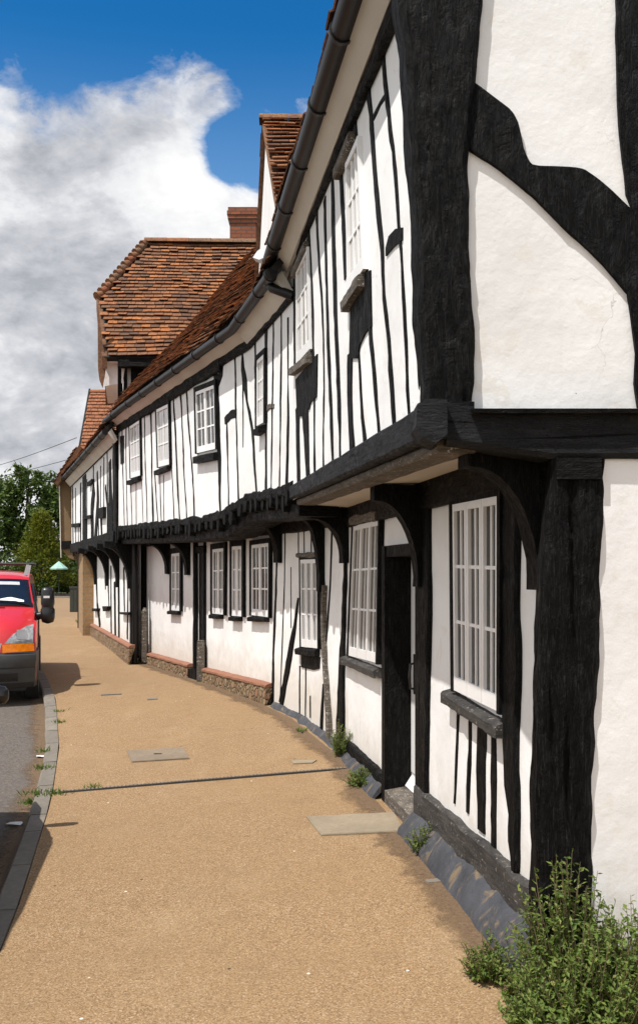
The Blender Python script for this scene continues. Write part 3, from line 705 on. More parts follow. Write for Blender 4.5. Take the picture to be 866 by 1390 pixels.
# gable walls (frontal)
def fgrid(x0, x1, z0, zf, y, name):
    mb = MB(); rows = []; nx = int((x1-x0)/.16); nz = 16
    for j in range(nz+1):
        row = []
        for i in range(nx+1):
            x = x0+(x1-x0)*i/nx; z = z0+(zf(x)-z0)*j/nz
            row.append(Vector((x, y-noise.noise(Vector((x*2.3, 7.7, z*2.3)))*.003, z)))
        rows.append(row)
    mb.grid(rows); mb.grid([[Vector((x1, y+.15, z0)), Vector((x0, y+.15, z0))], [Vector((x1, y+.15, zf(x1))), Vector((x0, y+.15, zf(x0)))]])
    return mb.build(name, 'plaster', h1, 60)
fgrid(.50, 4.9, 2.38, lambda x: 4.6+min(x-.5, 4.9-x)*1.17, 3.888, 'gable_wall')
fgrid(1.10, 4.6, -.05, lambda x: 2.3, 3.868, 'gable_wall')
def hewn_post(st, yf, yb, name, parent, amp=.010, nside=16, mat='bw_v', label=None):
    """st: list of (z, xl, xr)"""
    mb = MB(); rows = []; fz = []
    for (z0, a0, b0), (z1, a1, b1) in zip(st, st[1:]):
        k = max(1, int(abs(z1-z0)/.016))
        for i in range(k):
            f = i/k; fz.append((z0+(z1-z0)*f, a0+(a1-a0)*f, b0+(b1-b0)*f))
    fz.append(st[-1])
    for z, a, b in fz:
        ring = []; bv = .022
        def edge(p, q, n): return [Vector(p)+(Vector(q)-Vector(p))*i/n for i in range(n)]
        ring += edge((a+bv, yf), (b-bv, yf), nside+3); ring += edge((b-bv, yf), (b, yf+bv), 1); ring += edge((b, yf+bv), (b, yb), nside)
        ring += edge((b, yb), (a, yb), 3); ring += edge((a, yb), (a, yf+bv), nside); ring += edge((a, yf+bv), (a+bv, yf), 1)
        row = []
        for q in ring:
            p = Vector((q.x, q.y, z)); q_ = Vector((p.x*38, p.y*38, p.z*3.4)); kn = noise.noise(p*7+Vector((3,1,8)))
            cr_ = max(0, noise.noise(Vector((p.x*24+9, p.y*24, p.z*1.6)))-.22)*2.2
            n = noise.noise_vector(q_)*amp*.5+noise.noise_vector(p*5.5)*amp*1.1+noise.noise_vector(Vector((p.x*70, p.y*70, p.z*12)))*amp*.4+noise.noise_vector(p*20)*amp*.45*max(0, kn*2)
            n += Vector((0, 1, 0))*cr_*amp*2.2
            p2 = p+n; row.append(p2)
        row.append(row[0]); rows.append(row)
    mb.grid(rows); nc = len(rows[0])
    mb.f.append(tuple(range(nc-2, -1, -1))); mb.f.append(tuple((len(rows)-1)*nc+i for i in range(nc-1)))
    o = mb.build(name, mat, parent, 50)
    if label: o['label'] = label
    return o
def gx(x, Y): return (x-CX)/F_PX*Y
def gzz(y, Y): return EYE+(HOR-y)/F_PX*Y
Yg = 3.846
hewn_post([(gzz(y, Yg), gx(a, Yg), gx(b, Yg)) for y, a, b in ((546,575,641),(520,577,645),(470,573,646),(400,568,642),(330,566,637),(240,562,636),(180,558,639),(110,553,646),(50,547,653),(-20,540,658),(-90,534,660))],
          Yg, 4.08, 'corner_post', h1, .009, label='upper hewn black corner post')
Yl = 3.842
hewn_post([(gzz(y, Yl), gx(a, Yl), gx(b, Yl)) for y, a, b in ((1330,728,803),(1232,728,803),(1190,729,805),(1050,729,806),(950,731,812),(850,735,814),(760,738,818),(690,745,820),(648,749,820),(620,750,824))],
          Yl, 3.955, 'corner_post', h1, .010, label='lower hewn black corner post')
o = MB().box(((gx(752,4.0)+gx(811,4.0))/2-.03, 3.885, gzz(637,3.87)), (gx(811,4.0)-gx(752,4.0), .10, .085)).build('post_block', 'bw_h', h1)
# gable timbers
def gpoly(poly, yf, yb, name, mat='bw_v', sub=8):
    q = []
    if name == 'brace':
        for _ in range(2):
            poly = [(a[0]*w_+b_[0]*(1-w_), a[1]*w_+b_[1]*(1-w_)) for a, b_ in zip(poly, poly[1:]+poly[:1]) for w_ in (.80, .20)]
    for (x0, y0), (x1, y1) in zip(poly, poly[1:]+poly[:1]):
        n = max(1, int(math.hypot(x1-x0, y1-y0)/22))
        for i in range(n): q.append((x0+(x1-x0)*i/n, y0+(y1-y0)*i/n))
    a = [jit(Vector((gx(x, yf), yb, gzz(y, yf))), 0) for x, y in q]
    f = [jit(Vector((gx(x, yf), yf, gzz(y, yf))), .006, 11) for x, y in q]
    mb = MB(); n = len(q); c = sum(f, Vector())/n
    mb.add(a+f, [tuple(range(n)), tuple(range(2*n-1, n-1, -1))]+[(i, n+i, n+(i+1) % n, (i+1) % n) for i in range(n)])
    return mb.build(name, mat, h1)
gpoly([(612,88),(668,128),(702,155),(716,222),(735,226),(790,226),(806,236),(843,270),(866,292),(930,372),(985,450),(985,560),(915,470),(866,413),(812,350),(770,312),(716,258),(672,224),(612,186)], 3.868, 3.92, 'brace', 'bw_d')
gpoly([(838,-80),(916,-80),(916,330),(866,300),(851,262),(842,180),(837,60)], 3.866, 3.93, 'stud')
gpoly([(853,395),(915,470),(915,552),(866,552),(862,520),(864,480)], 3.866, 3.93, 'stud')
for x in (1180, 1440, 1700): gpoly([(x,-150),(x+70,-150),(x+66,548),(x+4,548)], 3.868, 3.93, 'stud')
# gable beam: body and moulding
mb = MB(); rows = []
for i in range(33):
    x = gx(607, 3.83)+i*(4.9-gx(607, 3.83))/32; zt, zb = gzz(560, 3.83), gzz(601+min(1, i/3.0)*21, 3.83)
    rows.append([jit(Vector((x, yy, z)), .005) for yy, z in ((4.10, zb), (3.85, zb), (3.83, zb+.02), (3.83, (zt+zb)/2), (3.83, zt), (4.0, zt))])
mb.grid(rows); mb.f.append((5,4,3,2,1,0)); mb.build('gable_beam', 'bw_g', h1, 40)
mb = MB(); mb.prism([(gx(641,3.8), 3.93, gzz(561,3.8)), (gx(641,3.8), 3.79, gzz(561,3.8)), (gx(641,3.8), 3.785, gzz(555,3.8)), (gx(641,3.8), 3.93, gzz(548,3.8))],
                    [(4.9, 3.93, gzz(561,3.8)), (4.9, 3.79, gzz(561,3.8)), (4.9, 3.785, gzz(555,3.8)), (4.9, 3.93, gzz(548,3.8))]); mb.build('drip_moulding', 'bw_h', h1)
# corner block where both jetty beams meet
o = MB(); q = [(gx(x, 3.74), gzz(y, 3.74)) for x, y in ((568,546),(580,540),(608,538),(609,588),(594,600),(575,594),(566,577))]
o.prism([Vector((x, 4.0, z)) for x, z in q], [jit(Vector((x, 3.765, z)), .004) for x, z in q]).build('corner_block', 'bw_g', h1)
# sole plate, plinth
beam(L, .03, dn-.02, .20, lambda s: .385+noise.noise(Vector((s*4, 0, 0)))*.02, -.05, .045, h1, 'sole_plate', 'sill', .05, .012)
beam(L, df+.1, SL1+.1, .12, .25, -.05, .05, h1, 'sole_plate', 'bw_h', .07, .012)
def plinth(s0, s1, zt, ext, parent, mat='plinth', name='plinth'):
    rows = []; K = int((s1-s0)/.08)+2
    for i in range(K):
        s = s0+(s1-s0)*i/(K-1); p = L.pt(s, ext, 0); gz_ = gz(p.x, p.y)-.03; zz = zt(s) if callable(zt) else zt
        rows.append([jit(jit(L.pt(s, n, z), .020, 5), .008, 19) for n, z in ((-.03, zz+.01), (.03, zz), (ext*.55, zz-.045), (ext*.9, (zz-.06+gz_)/2), (ext, gz_))])
    mb = MB(); mb.grid(rows); mb.f.append((0,1,2,3,4)); mb.f.append(tuple((K-1)*5+i for i in (4,3,2,1,0)))
    return mb.build(name, mat, parent, 60)
plinth(-.02, dn-.02, .235, .15, h1); plinth(df+.12, SL1+.3, lambda s: .20, .13, h1)
mb = MB(); mb.prism([(1.0, 4.0, -.05), (1.0, 3.76, -.05), (1.0, 3.80, .20), (1.0, 4.0, .30)], [(4.6, 4.0, -.05), (4.6, 3.76, -.05), (4.6, 3.80, .20), (4.6, 4.0, .30)]); mb.build('plinth', 'plinth', h1)
# jetty: bressummer, moulding, soffit, joists
beam(U, -.03, S1, lambda s: 2.285+.018*s, lambda s: 2.43+.012*s, -.16, .03, h1, 'jetty_beam', 'bw_g')
beam(U, .05, S1, lambda s: 2.235+.018*s, lambda s: 2.287+.018*s, -.19, -.03, h1, 'jetty_moulding', 'weathered')
mb = MB(); rows = []
for i in range(12):
    f = i/11; a = U.pt(S1*f, -.15, 2.262+.06*f); b = L.pt((SL1)*f, -.05, 2.30)
    rows.append([a, a.lerp(b, .5), b])
mb.grid(rows); mb.grid([[p+Vector((0,0,.1)) for p in reversed(r)] for r in rows]); mb.build('jetty_soffit', 'soffit', h1)
beam(L, .02, SL1, 2.13, 2.31, -.05, .05, h1, 'head_beam')
for x, ext, zb in ((735, .36, 1.67), (572, .33, 1.65)): bracket(L, L.px(x, 700)[0]+.02, .13, ext, 2.285, zb, h1, thick=.10)
# upper studs
ups = [
 [(519,50,7),(520.5,69,6),(524.7,120,6),(530.4,185,5.5),(533.6,200,5.5),(539.3,269,5),(544.4,338,5),(547.2,400,5),(550.7,463,5),(553,527,5),(556,572,4.5)],
 [(496,92,9),(498,102,8),(502.7,150,6.5),(506,200,6),(512.8,281,6.5),(518,338,7),(521.5,400,5.5),(527.4,463,5.5),(532.4,532,6.5),(535,582,7)],
 [(478,140,8),(479.6,150,7),(484.5,200,6.5),(488.5,269,6.5),(492,315,7),(495.5,362,8),(500.5,400,5.5),(503,463,4.5),(508.3,514,4.5),(512,565,5.5),(515,600,5.5)],
 [(462,225,6),(463,241,6),(466.6,315,5.5),(469,375,5)],
 [(475,478,8.5),(474.5,527,7.5),(476,578,8),(478,622,9)],
 [(486.7,470,2.5),(489,522,4),(493,578,5),(496,610,5)],
 [(451,240,5),(452,292,6),(452.7,338,6),(455,400,6),(456.2,433,5.5),(458,489,5.5),(460,552,5.5),(462,630,3)],
 [(440.5,268,4.5),(442.4,338,3.8),(443.5,400,4.2),(445.5,463,4.2),(448,527,4.5),(450,578,5),(452,632,3.5)],
 [(430,290,4.5),(433.6,361,3.4),(436.4,400,3),(439,461,2),(440,527,1.6),(439,578,3),(439,636,3)],
 [(418,318,6),(421,385,7),(423,430,7),(424,475,6),(426.5,527,3),(426.5,583,3),(427,640,3)],
 [(404,550,7),(404.6,603,6),(405.5,655,5)], [(414,546,9.5),(415.6,583,8),(418.5,648,6)],
 [(399,362,4),(399.5,415,4),(400,500,3)]]
for p in ups: timber(U, p, parent=h1)
timber(U, [(524,124,4),(516,138,4),(507,158,4)], parent=h1, name='brace')
panel(U, [(542,308),(533,310),(524,320),(520,336),(520,347),(531,334),(542,325)], -.02, .024, 'bw_v', h1, 'brace')
panel(U, [(473,385),(499,366),(500.5,442),(492,452),(485,468),(482,486),(471,486),(472,440)], -.02, .02, 'bw_v', h1, 'timber_panel')
panel(U, [(399,515),(428,480),(427,538),(419,546),(417,556),(410,553),(408,565),(401,565)], -.02, .02, 'bw_v', h1, 'timber_panel')
beam(U, .0, S1+.02, lambda s: 4.27+.02*s, 4.44, -.05, .045, h1, 'wall_plate', rough=.012)
# upper windows with pale blinds
window(U, [(469,222),(486,183),(471.5,396),(494,364)], 1, 3, 3, h1, n=.005, sill=((461,409),(497,362)), pale=True, surround=.0, sill_d=.055, sill_h=.06, sill_mat='weathered', label='narrow upper window with pale blind and heavy weathered sill, nearest the corner')
window(U, [(402,366),(417,334),(402,494),(421,473)], 1, 3, 3, h1, n=.005, sill=((391,500),(425,473)), pale=True, surround=.0, sill_d=.055, sill_h=.06, sill_mat='weathered', label='narrow upper window with pale blind, farther from the corner')
for a, b in (((458,236),(479,186)), ((399,372),(417,333))):
    s0, z0 = U.px(*a); s1, z1 = U.px(*b); timber(U, [(s1, z1, .07), (s0, z0, .07)], .0, .05, 'weathered', h1, 'lintel', px=False)
# lower timbers
timber(L, [(693,640,30),(693,760,30),(693,900,30),(694,1050,24),(697,1110,20),(699,1185,15)], n1=.028, parent=h1, name='post', rough=.007)
timber(L, [(577,670,20),(577,760,19),(577,860,19),(576,950,16.5),(575,1040,16),(575,1100,17)], n1=.03, parent=h1, name='post', rough=.007)
for p in ([(622,958,4.5),(620,1010,4.5),(617,1092,4)], [(638,968,7),(637,1020,7),(634,1104,7)], [(654.5,975,14),(653.5,1050,14),(653,1130,13)], [(669.6,985,10),(670,1060,10),(671,1162,10)]):
    timber(L, p, parent=h1)
window(L, [(614.5,685),(676.7,673),(616.6,937),(676,966)], 3, 2, 3, h1, n=.012, sill=((597,939),(690,990)), sill_d=.065, sill_h=.06, label='largest lower window of three casements, nearest the corner post')
window(L, [(480,714),(514.5,706),(473.5,890),(511,900)], 3, 2, 3, h1, n=.012, sill=((461,893),(518,913)), sill_d=.065, sill_h=.06, label='lower window left of the doorway')
timber(L, [(514,698,8),(478,706,6)], .0, .06, 'weathered', h1, 'lintel')
# door: recess, leaf, jambs
dp = .15
t_ = MB(); 
t_.hexa([L.pt(df, -.2, .05), L.pt(df+.10, -.2, .05), L.pt(df+.10, .05, .05), L.pt(df, .05, .05)], [L.pt(df, -.2, 1.93), L.pt(df+.10, -.2, 1.93), L.pt(df+.10, .05, 1.93), L.pt(df, .05, 1.93)])
t_.hexa([L.pt(dn-.09, -.2, .05), L.pt(dn, -.2, .05), L.pt(dn, .03, .05), L.pt(dn-.09, .03, .05)], [L.pt(dn-.09, -.2, 1.93), L.pt(dn, -.2, 1.93), L.pt(dn, .03, 1.93), L.pt(dn-.09, .03, 1.93)])
t_.hexa([L.pt(dn, -.2, 1.85), L.pt(df, -.2, 1.85), L.pt(df, .04, 1.85), L.pt(dn, .04, 1.85)], [L.pt(dn, -.2, 1.93), L.pt(df, -.2, 1.93), L.pt(df, .04, 1.93), L.pt(dn, .04, 1.93)])
t_.build('door_frame', 'bw_v', h1)
dm = MB(); dm.hexa([L.pt(dn, -dp-.04, .2), L.pt(df, -dp-.04, .2), L.pt(df, -dp, .2), L.pt(dn, -dp, .2)], [L.pt(dn, -dp-.04, 1.85), L.pt(df, -dp-.04, 1.85), L.pt(df, -dp, 1.85), L.pt(dn, -dp, 1.85)])
wb = [(dn+.01, -dp+.002), (df-.01, -dp+.002)]
dm.prism([L.pt(dn+.005, -dp-.01, .2), L.pt(dn+.005, -dp+.05, .2), L.pt(dn+.005, -dp-.01, .29)], [L.pt(df-.005, -dp-.01, .2), L.pt(df-.005, -dp+.05, .2), L.pt(df-.005, -dp-.01, .29)])
for k in range(5):
    s = dn+(df-dn)*(k+.5)/5; q = (df-dn)/5*.46
    dm.hexa([L.pt(s-q, -dp-.01, .3), L.pt(s+q, -dp-.01, .3), L.pt(s+q, -dp+.006, .3), L.pt(s-q, -dp+.006, .3)], [L.pt(s-q, -dp-.01, 1.84), L.pt(s+q, -dp-.01, 1.84), L.pt(s+q, -dp+.006, 1.84), L.pt(s-q, -dp+.006, 1.84)])
door = dm.build('door', 'white', h1)
sh_ = df-.16
MB().tube([L.pt(sh_, -dp, 1.10), L.pt(sh_, -dp+.05, 1.09), L.pt(sh_-.01, -dp+.06, 1.0), L.pt(sh_, -dp+.05, .92), L.pt(sh_, -dp, .91)], .010, 8).build('handle', 'iron', door)
MB().box(L.pt(sh_, -dp+.012, 1.02), (.03, .05, .28)).build('handle_plate', 'iron', door)
o = MB(); o.hexa([L.pt(dn, -dp-.02, .04), L.pt(df, -dp-.02, .04), L.pt(df, .05, .04), L.pt(dn, .05, .04)], [L.pt(dn, -dp-.02, .20), L.pt(df, -dp-.02, .20), L.pt(df, .05, .17), L.pt(dn, .05, .17)]); o.build('doorstep', 'weathered', h1)
# eaves
gp = [U.pt(-.06, .18, 4.52), U.pt(S1*.5, .18, 4.50), U.pt(S1+.12, .18, 4.46)]
gutter(gp, h1, .06, .62)
mb = MB()
for s in (-.2,):
    a = [U.pt(-.03, n, z) for n, z in ((.12, 4.56), (.165, 4.50), (.05, 4.375), (.0, 4.40))]; b = [U.pt(S1+.06, n, z) for n, z in ((.12, 4.52), (.165, 4.46), (.05, 4.335), (.0, 4.36))]
    mb.prism(a, b)
mb.build('soffit_board', 'soffit', h1)
MB().tube([P(362,352,8.36), P(363.5,366,8.36), P(365,384,8.34), P(370,391,8.30), P(384,396,8.24), P(399,402,8.20)], .042, 12).build('downpipe', 'gutter', h1, 50)
MB().tube([P(365,381,8.34), P(365.6,388,8.34)], .052, 12).build('pipe_collar', 'iron', h1, 50)
# roof
e0, e1 = U.pt(-.02, .2, 4.56), U.pt(S1+.05, .2, 4.52); dirS = (e1-e0).normalized(); inn = Vector((dirS.y, -dirS.x, 0)).normalized(); upv = (inn*math.cos(R(50))+Vector((0,0,1))*math.sin(R(50)))
tiles(e0, dirS, upv, (e1-e0).length, 3.6, h1, gauge=.13, tw=.18)
slab([e0, e1, e1+upv*3.6, e0+upv*3.6], .06, h1)
r0, r1 = e0+upv*3.6, e1+upv*3.6; dn2 = inn*math.cos(R(50))-Vector((0,0,1))*math.sin(R(50))
slab([r0, r1, r1+dn2*3.6, r0+dn2*3.6], .06, h1, mat='tile'); ridge(r0, r1, h1)

# ================================================================== HOUSE TWO (middle, long)
h2 = thing('timber_framed_house', 'long middle timber framed cottage with close black studs, rubble stone plinth and sagging tiled roof', 'house', (-1.0, 12, .25))
SE = U.L[-1]; SLE = L.L[-1]
zt_b = lin(sorted([(U.px(x, 700)[0], z) for x, z in ((397,2.52),(379,2.52),(334,2.57),(320,2.52),(300,2.43),(261,2.42),(161,2.49))]))
wall(U, S1, SE, lambda s: zt_b(s)-.07, 4.32, h2, name='upper_wall')
d2n, d2f = L.px(278, 800)[0], L.px(268, 800)[0]
zp = lambda s: .3 if s < L.px(370, 900)[0] else .42
wall(L, SL1+.12, d2n, .1, 2.36, h2, name='lower_wall'); wall(L, d2n, d2f, 2.02, 2.36, h2, name='lower_wall'); wall(L, d2f, SLE, .2, 2.36, h2, name='lower_wall')
o = MB(); o.hexa([L.pt(d2n, -.11, .2), L.pt(d2f, -.11, .2), L.pt(d2f, -.07, .2), L.pt(d2n, -.07, .2)], [L.pt(d2n, -.11, 2.02), L.pt(d2f, -.11, 2.02), L.pt(d2f, -.07, 2.02), L.pt(d2n, -.07, 2.02)]); o.build('door', 'white', h2)
timber(L, [(265.3,735,5.5),(265.3,830,5.5),(265.3,916,6)], n1=.06, parent=h2, name='door_post'); timber(L, [(278,735,1.5),(278,830,1.5),(278,915,1.5)], n1=.04, parent=h2, name='door_post')
beam(L, d2n-.02, d2f+.05, 2.0, 2.1, -.05, .045, h2, 'door_head')
panel(L, [(257,921),(258,908),(270,908),(271,924)], -.02, .07, 'bw_v', h2, 'post_foot')
# jetty
beam(U, S1, SE, lambda s: zt_b(s)-.10+noise.noise(Vector((s*3, 1, 0)))*.02, lambda s: zt_b(s)+noise.noise(Vector((s*2.2, 5, 0)))*.025, -.16, .02, h2, 'jetty_beam', rough=.022, step=.07)
beam(U, S1, SE, lambda s: zt_b(s)-.30, lambda s: zt_b(s)-.06, -.40, -.05, h2, 'joist_plate')
s = S1+.12; rr = random.Random(8)
while s < SE-.05:
    z = zt_b(s); ww = rr.uniform(.09, .13); zz = z-.08; n1 = rr.uniform(.005, .035); h_ = rr.uniform(.11, .17)
    q = [(-ww/2, zz), (ww/2, zz), (ww/2, zz-h_*.7), (ww*.3, zz-h_), (-ww*.3, zz-h_), (-ww/2, zz-h_*.7)]
    MB().prism([U.pt(s+a, -.30, b) for a, b in q], [jit(U.pt(s+a*.9, n1, b+.01), .008, 20) for a, b in q]).build('joist_end', 'bw_v', h2)
    s += rr.uniform(.19, .26)
mb = MB(); rows = []
for i in range(20):
    f = i/19; a = U.pt(S1+(SE-S1)*f, -.1, 2.30); b = L.pt(SL1+.1+(SLE-SL1-.1)*f, -.05, 2.30); rows.append([a, b])
mb.grid(rows); mb.build('jetty_soffit', 'bw_h', h2)
beam(L, SL1+.1, SLE, 2.16, 2.32, -.05, .045, h2, 'head_beam')
# upper studs of house two
u2 = [
 [(391,430,2.5),(391,517,3),(391,572,4),(389,662,4.5)], [(381.8,420,2.5),(381.6,480,2.5),(381,535,3),(380,609,2.5),(379,662,2.5)],
 [(371,436,2.8),(370.5,480,2.8),(370,535,2.5),(369,591,2.5),(367.8,664,2.5)], [(361.5,445,4.5),(361,480,4.5),(361,540,4),(361,600,3.5),(361,668,3)],
 [(346.5,464,3),(346.5,489,3.5),(346.8,540,3),(347,580,3)],
 [(328.5,472,2),(329.5,500,4.5),(332,520,7),(335,545,3.5),(341,575,3.5),(344,600,3.5),(346,640,3),(348.5,672,2.8)], [(329.5,520,2.2),(329.8,560,2),(330,607,1.4)],
 [(318.5,478,4),(319,490,3.4),(320,554,2.6),(321.6,609,2.8),(324,690,3)], [(307.7,569,2.6),(309,628,2.2),(310.5,698,2.2)],
 [(292,496,9),(293,510,7),(295.7,554,5.5),(297.5,609,5.5),(299,706,3.6)],
 [(252.5,522,2.8),(256.4,582,2.6),(261.6,645,2.6),(264,712,2.8)], [(244.5,526,2.5),(247,572,2.2),(250,645,2.2),(254,712,2.2)], [(234.5,530,2.8),(237.7,582,2.6),(240.8,653,2.4),(244,712,2.4)],
 [(231.5,600,1.4),(234.6,665,1.5),(236.6,714,1.5)], [(222,645,1.2),(222.5,714,1.2)], [(217,645,1.2),(219,716,1.2)], [(210,640,1.8),(212,680,1.6),(215,716,1.6)],
 [(204,548,2.8),(206,603,2.2),(206,645,2.4),(208,718,2.8)], [(196,554,1.8),(196.5,607,1.7),(199,678,1.5),(200,718,1.2)], [(192.5,650,1.1),(194.5,718,1.2)],
 [(184.7,654,1.1),(185,718,1.1)], [(177.4,652,1.1),(179.5,720,1.2)], [(171,568,1.8),(171,624,1.6),(173,722,1.6)], [(165.5,572,1.8),(166.6,632,1.6),(169,722,1.6)]]
for p in u2: timber(U, p, parent=h2)
panel(U, [(162,592),(167,591),(167,628),(162.5,630)], -.02, .022, 'bw_v', h2, 'timber_panel')
timber(U, [(321,560,5),(313,563,4.5),(305,571,5)], parent=h2, name='brace'); timber(U, [(372,550,3),(361,553,3)], parent=h2, name='brace', mat='weathered')
zw = lambda s: 3.99 if s < U.px(300, 600)[0]-.9 else 4.06
beam(U, S1, U.px(300,500)[0], 4.08, 4.20, -.05, .04, h2, 'wall_plate', rough=.01)
beam(U, U.px(300,500)[0], SE, lambda s: 4.03+noise.noise(Vector((s*1.5, 3, 0)))*.03, 4.24, -.05, .045, h2, 'wall_plate', rough=.014)
panel(U, [(262,530),(293,512),(300,497),(302,485),(318,478),(318,482),(308,488),(301,497),(300,510),(293,530)], -.02, .03, 'bw_h', h2, 'timber_panel')
# upper windows
window(U, [(265.5,532),(291,522),(267.5,615),(293,609)], 2, 2, 3, h2, n=.004, sill=((261,620),(297,613)), surround=.06, sill_d=.07, sill_h=.08, sill_mat='bw_h', label='upper window of two casements, widest of the row')
window(U, [(212.5,556),(228.5,548),(215,634),(230.5,630)], 1, 2, 3, h2, n=.004, sill=((208.5,639),(232.5,631)), surround=.05, sill_d=.065, sill_h=.06, sill_mat='bw_h', pale=True)
window(U, [(176,579),(189.5,570),(177.5,649),(191,645)], 1, 3, 3, h2, n=.004, sill=((171,653),(192.5,646)), surround=.045, sill_d=.065, sill_h=.06, sill_mat='bw_h', pale=True, label='last upper window, at the far end')
window(U, [(349,489),(358.5,480),(348.5,578),(358.5,573)], 1, 3, 3, h2, n=.004, sill=((342,583),(361,574)), surround=.05, sill_d=.08, sill_h=.06, sill_mat='bw_h', pale=True, label='narrow upper window nearest the drainpipe')
# lower timbers
timber(L, [(469,700,6),(468.5,772,6),(466,864,8),(463,933,12),(462,1010,13)], n1=.028, parent=h2, name='post', rough=.007)
for p in ([(450.5,716,2.8),(448,795,2.6),(445,841,2.6),(442,887,2)], [(439,930,4),(437,960,5),(435.5,1000,5.5)], [(405,705,1.5),(405,752,1.5)], [(412.5,705,1.6),(413,752,1.6)], [(422,705,1.8),(422.5,752,1.8)],
          [(387,706,2),(386,795,1.8),(382.6,887,1.8),(380,958,1.8)], [(395,770,1.1),(395,853,1.1)], [(406.8,904,1.8),(406.5,970,1.8)], [(415,904,1.5),(414.5,976,1.6)], [(421,945,1.2),(421,975,2.2)],
          [(377,700,4),(375.5,765,3.2),(373,841,3.4),(371,887,4),(369.5,960,4.5)]):
    timber(L, p, parent=h2, n1=.010)
timber(L, [(404.5,812,2.5),(400,850,5.5),(395,876,7),(390,910,8),(381,956,6.5)], n1=.014, parent=h2, name='brace')
timber(L, [(440.5,795,2.2),(439.5,820,4),(439,864,5),(441,900,5.5),(443.6,933,6),(447,1008,7.5)], n1=.05, parent=h2, name='curved_stud', mat='weathered')
timber(L, [(432,700,8),(436,760,9),(437.5,809,9),(436,870,4)], n1=.04, parent=h2, name='post')
panel(L, [(407,888),(433,892),(432,908),(424,910),(407,906)], -.02, .03, 'bw_v', h2, 'timber_panel')
timber(L, [(432,753.5,5),(404,754,5)], .0, .05, 'weathered', h2, 'lintel')
window(L, [(407.8,760),(431.6,759),(409,878),(432,880.5)], 3, 2, 3, h2, n=.01, sill=((399.5,881),(434.5,884)), surround=.04, sill_d=.06, sill_h=.06, sill_mat='bw_h', label='lower window among slanting studs')
window(L, [(341.5,740),(365,737),(341.5,835),(364.5,838)], 2, 2, 3, h2, n=.006, sill=((334.6,838.5),(366,839.5)), surround=.055, sill_d=.07, sill_h=.045, sill_mat='bw_h', label='widest of the three lower windows in a row')
window(L, [(315,742),(328.5,741),(315,836),(328.5,837)], 2, 2, 3, h2, n=.006, sill=((309.5,838),(329.5,839)), surround=.075, sill_d=.07, sill_h=.045, sill_mat='bw_h', label='middle of the three lower windows in a row')
window(L, [(288.5,746),(304,744),(288.5,833),(303.5,834.5)], 2, 2, 3, h2, n=.006, sill=((283,835),(304,836)), surround=.075, sill_d=.07, sill_h=.045, sill_mat='bw_h', label='lower window next to the narrow white door')
window(L, [(232.8,752),(244.2,750.5),(232.8,828.5),(244.2,829.5)], 2, 2, 3, h2, n=.006, sill=((226.5,830),(246,831)), surround=.085, sill_d=.07, sill_h=.045, sill_mat='bw_h', label='lower window between the two curved brackets')
for x, wd, ext, zt, zb in ((468,.13,.35,2.30,1.82), (436,.12,.20,2.32,1.55), (378,.13,.26,2.34,1.84), (255,.14,.34,2.24,1.69), (228,.14,.33,2.24,1.70)):
    bracket(L, L.px(x, 750)[0], wd, ext, zt, zb, h2)
# stone plinths with brick capping
def stone_plinth(x0, x1, ztab, parent, F_=L, ext=.075):
    s0, s1 = F_.px(x0, 900)[0], F_.px(x1, 900)[0]
    if s0 > s1: s0, s1 = s1, s0; 
    rows, cap = [], []; K = int((s1-s0)/.1)+2
    for i in range(K):
        s = s0+(s1-s0)*i/(K-1); zt = ztab(s); p = F_.pt(s, ext, 0); zb = gz(p.x, p.y)-.04
        rows.append([jit(F_.pt(s, n, z), .012, 8) for n, z in ((-.02, zt-.036), (ext, zt-.036), (ext+.012, (zt+zb)/2), (ext+.02, zb))])
        cap.append([jit(F_.pt(s, n, z), .007, 9) for n, z in ((-.02, zt+.015), (.06, zt+.005), (ext+.012, zt-.012), (ext+.014, zt-.036), (-.02, zt-.04))])
    mb = MB(); mb.grid(rows); mb.f.append((0,1,2,3)); mb.f.append(tuple((K-1)*4+i for i in (3,2,1,0))); pl = mb.build('plinth', 'rubble', parent, 50)
    mb = MB(); mb.grid(cap); mb.f.append((0,1,2,3,4)); mb.f.append(tuple((K-1)*5+i for i in (4,3,2,1,0))); mb.build('capping', 'cap', pl, 50)
sa, sb2 = L.px(368, 929), L.px(278, 907); stone_plinth(368, 278, lin([sa, sb2] if sa[0] < sb2[0] else [sb2, sa]), h2)
sa, sb2 = L.px(260, 902), L.px(194, 884); stone_plinth(260, 194, lin([sa, sb2] if sa[0] < sb2[0] else [sb2, sa]), h2)
plinth(SL1+.25, L.px(371, 950)[0], lambda s: .16+.04*(s-SL1), .12, h2)
# boarded end
q0 = L.pt(SLE, 0, 0)
hb = MB(); 
for k in range(3):
    x = 188+k*4.5; p = P(x, 800, 16.25+.12*(2-k)); hb.box((p.x, p.y, 1.3), (.052, .10, 2.1))
hb.build('end_boards', 'bw_v', h2)
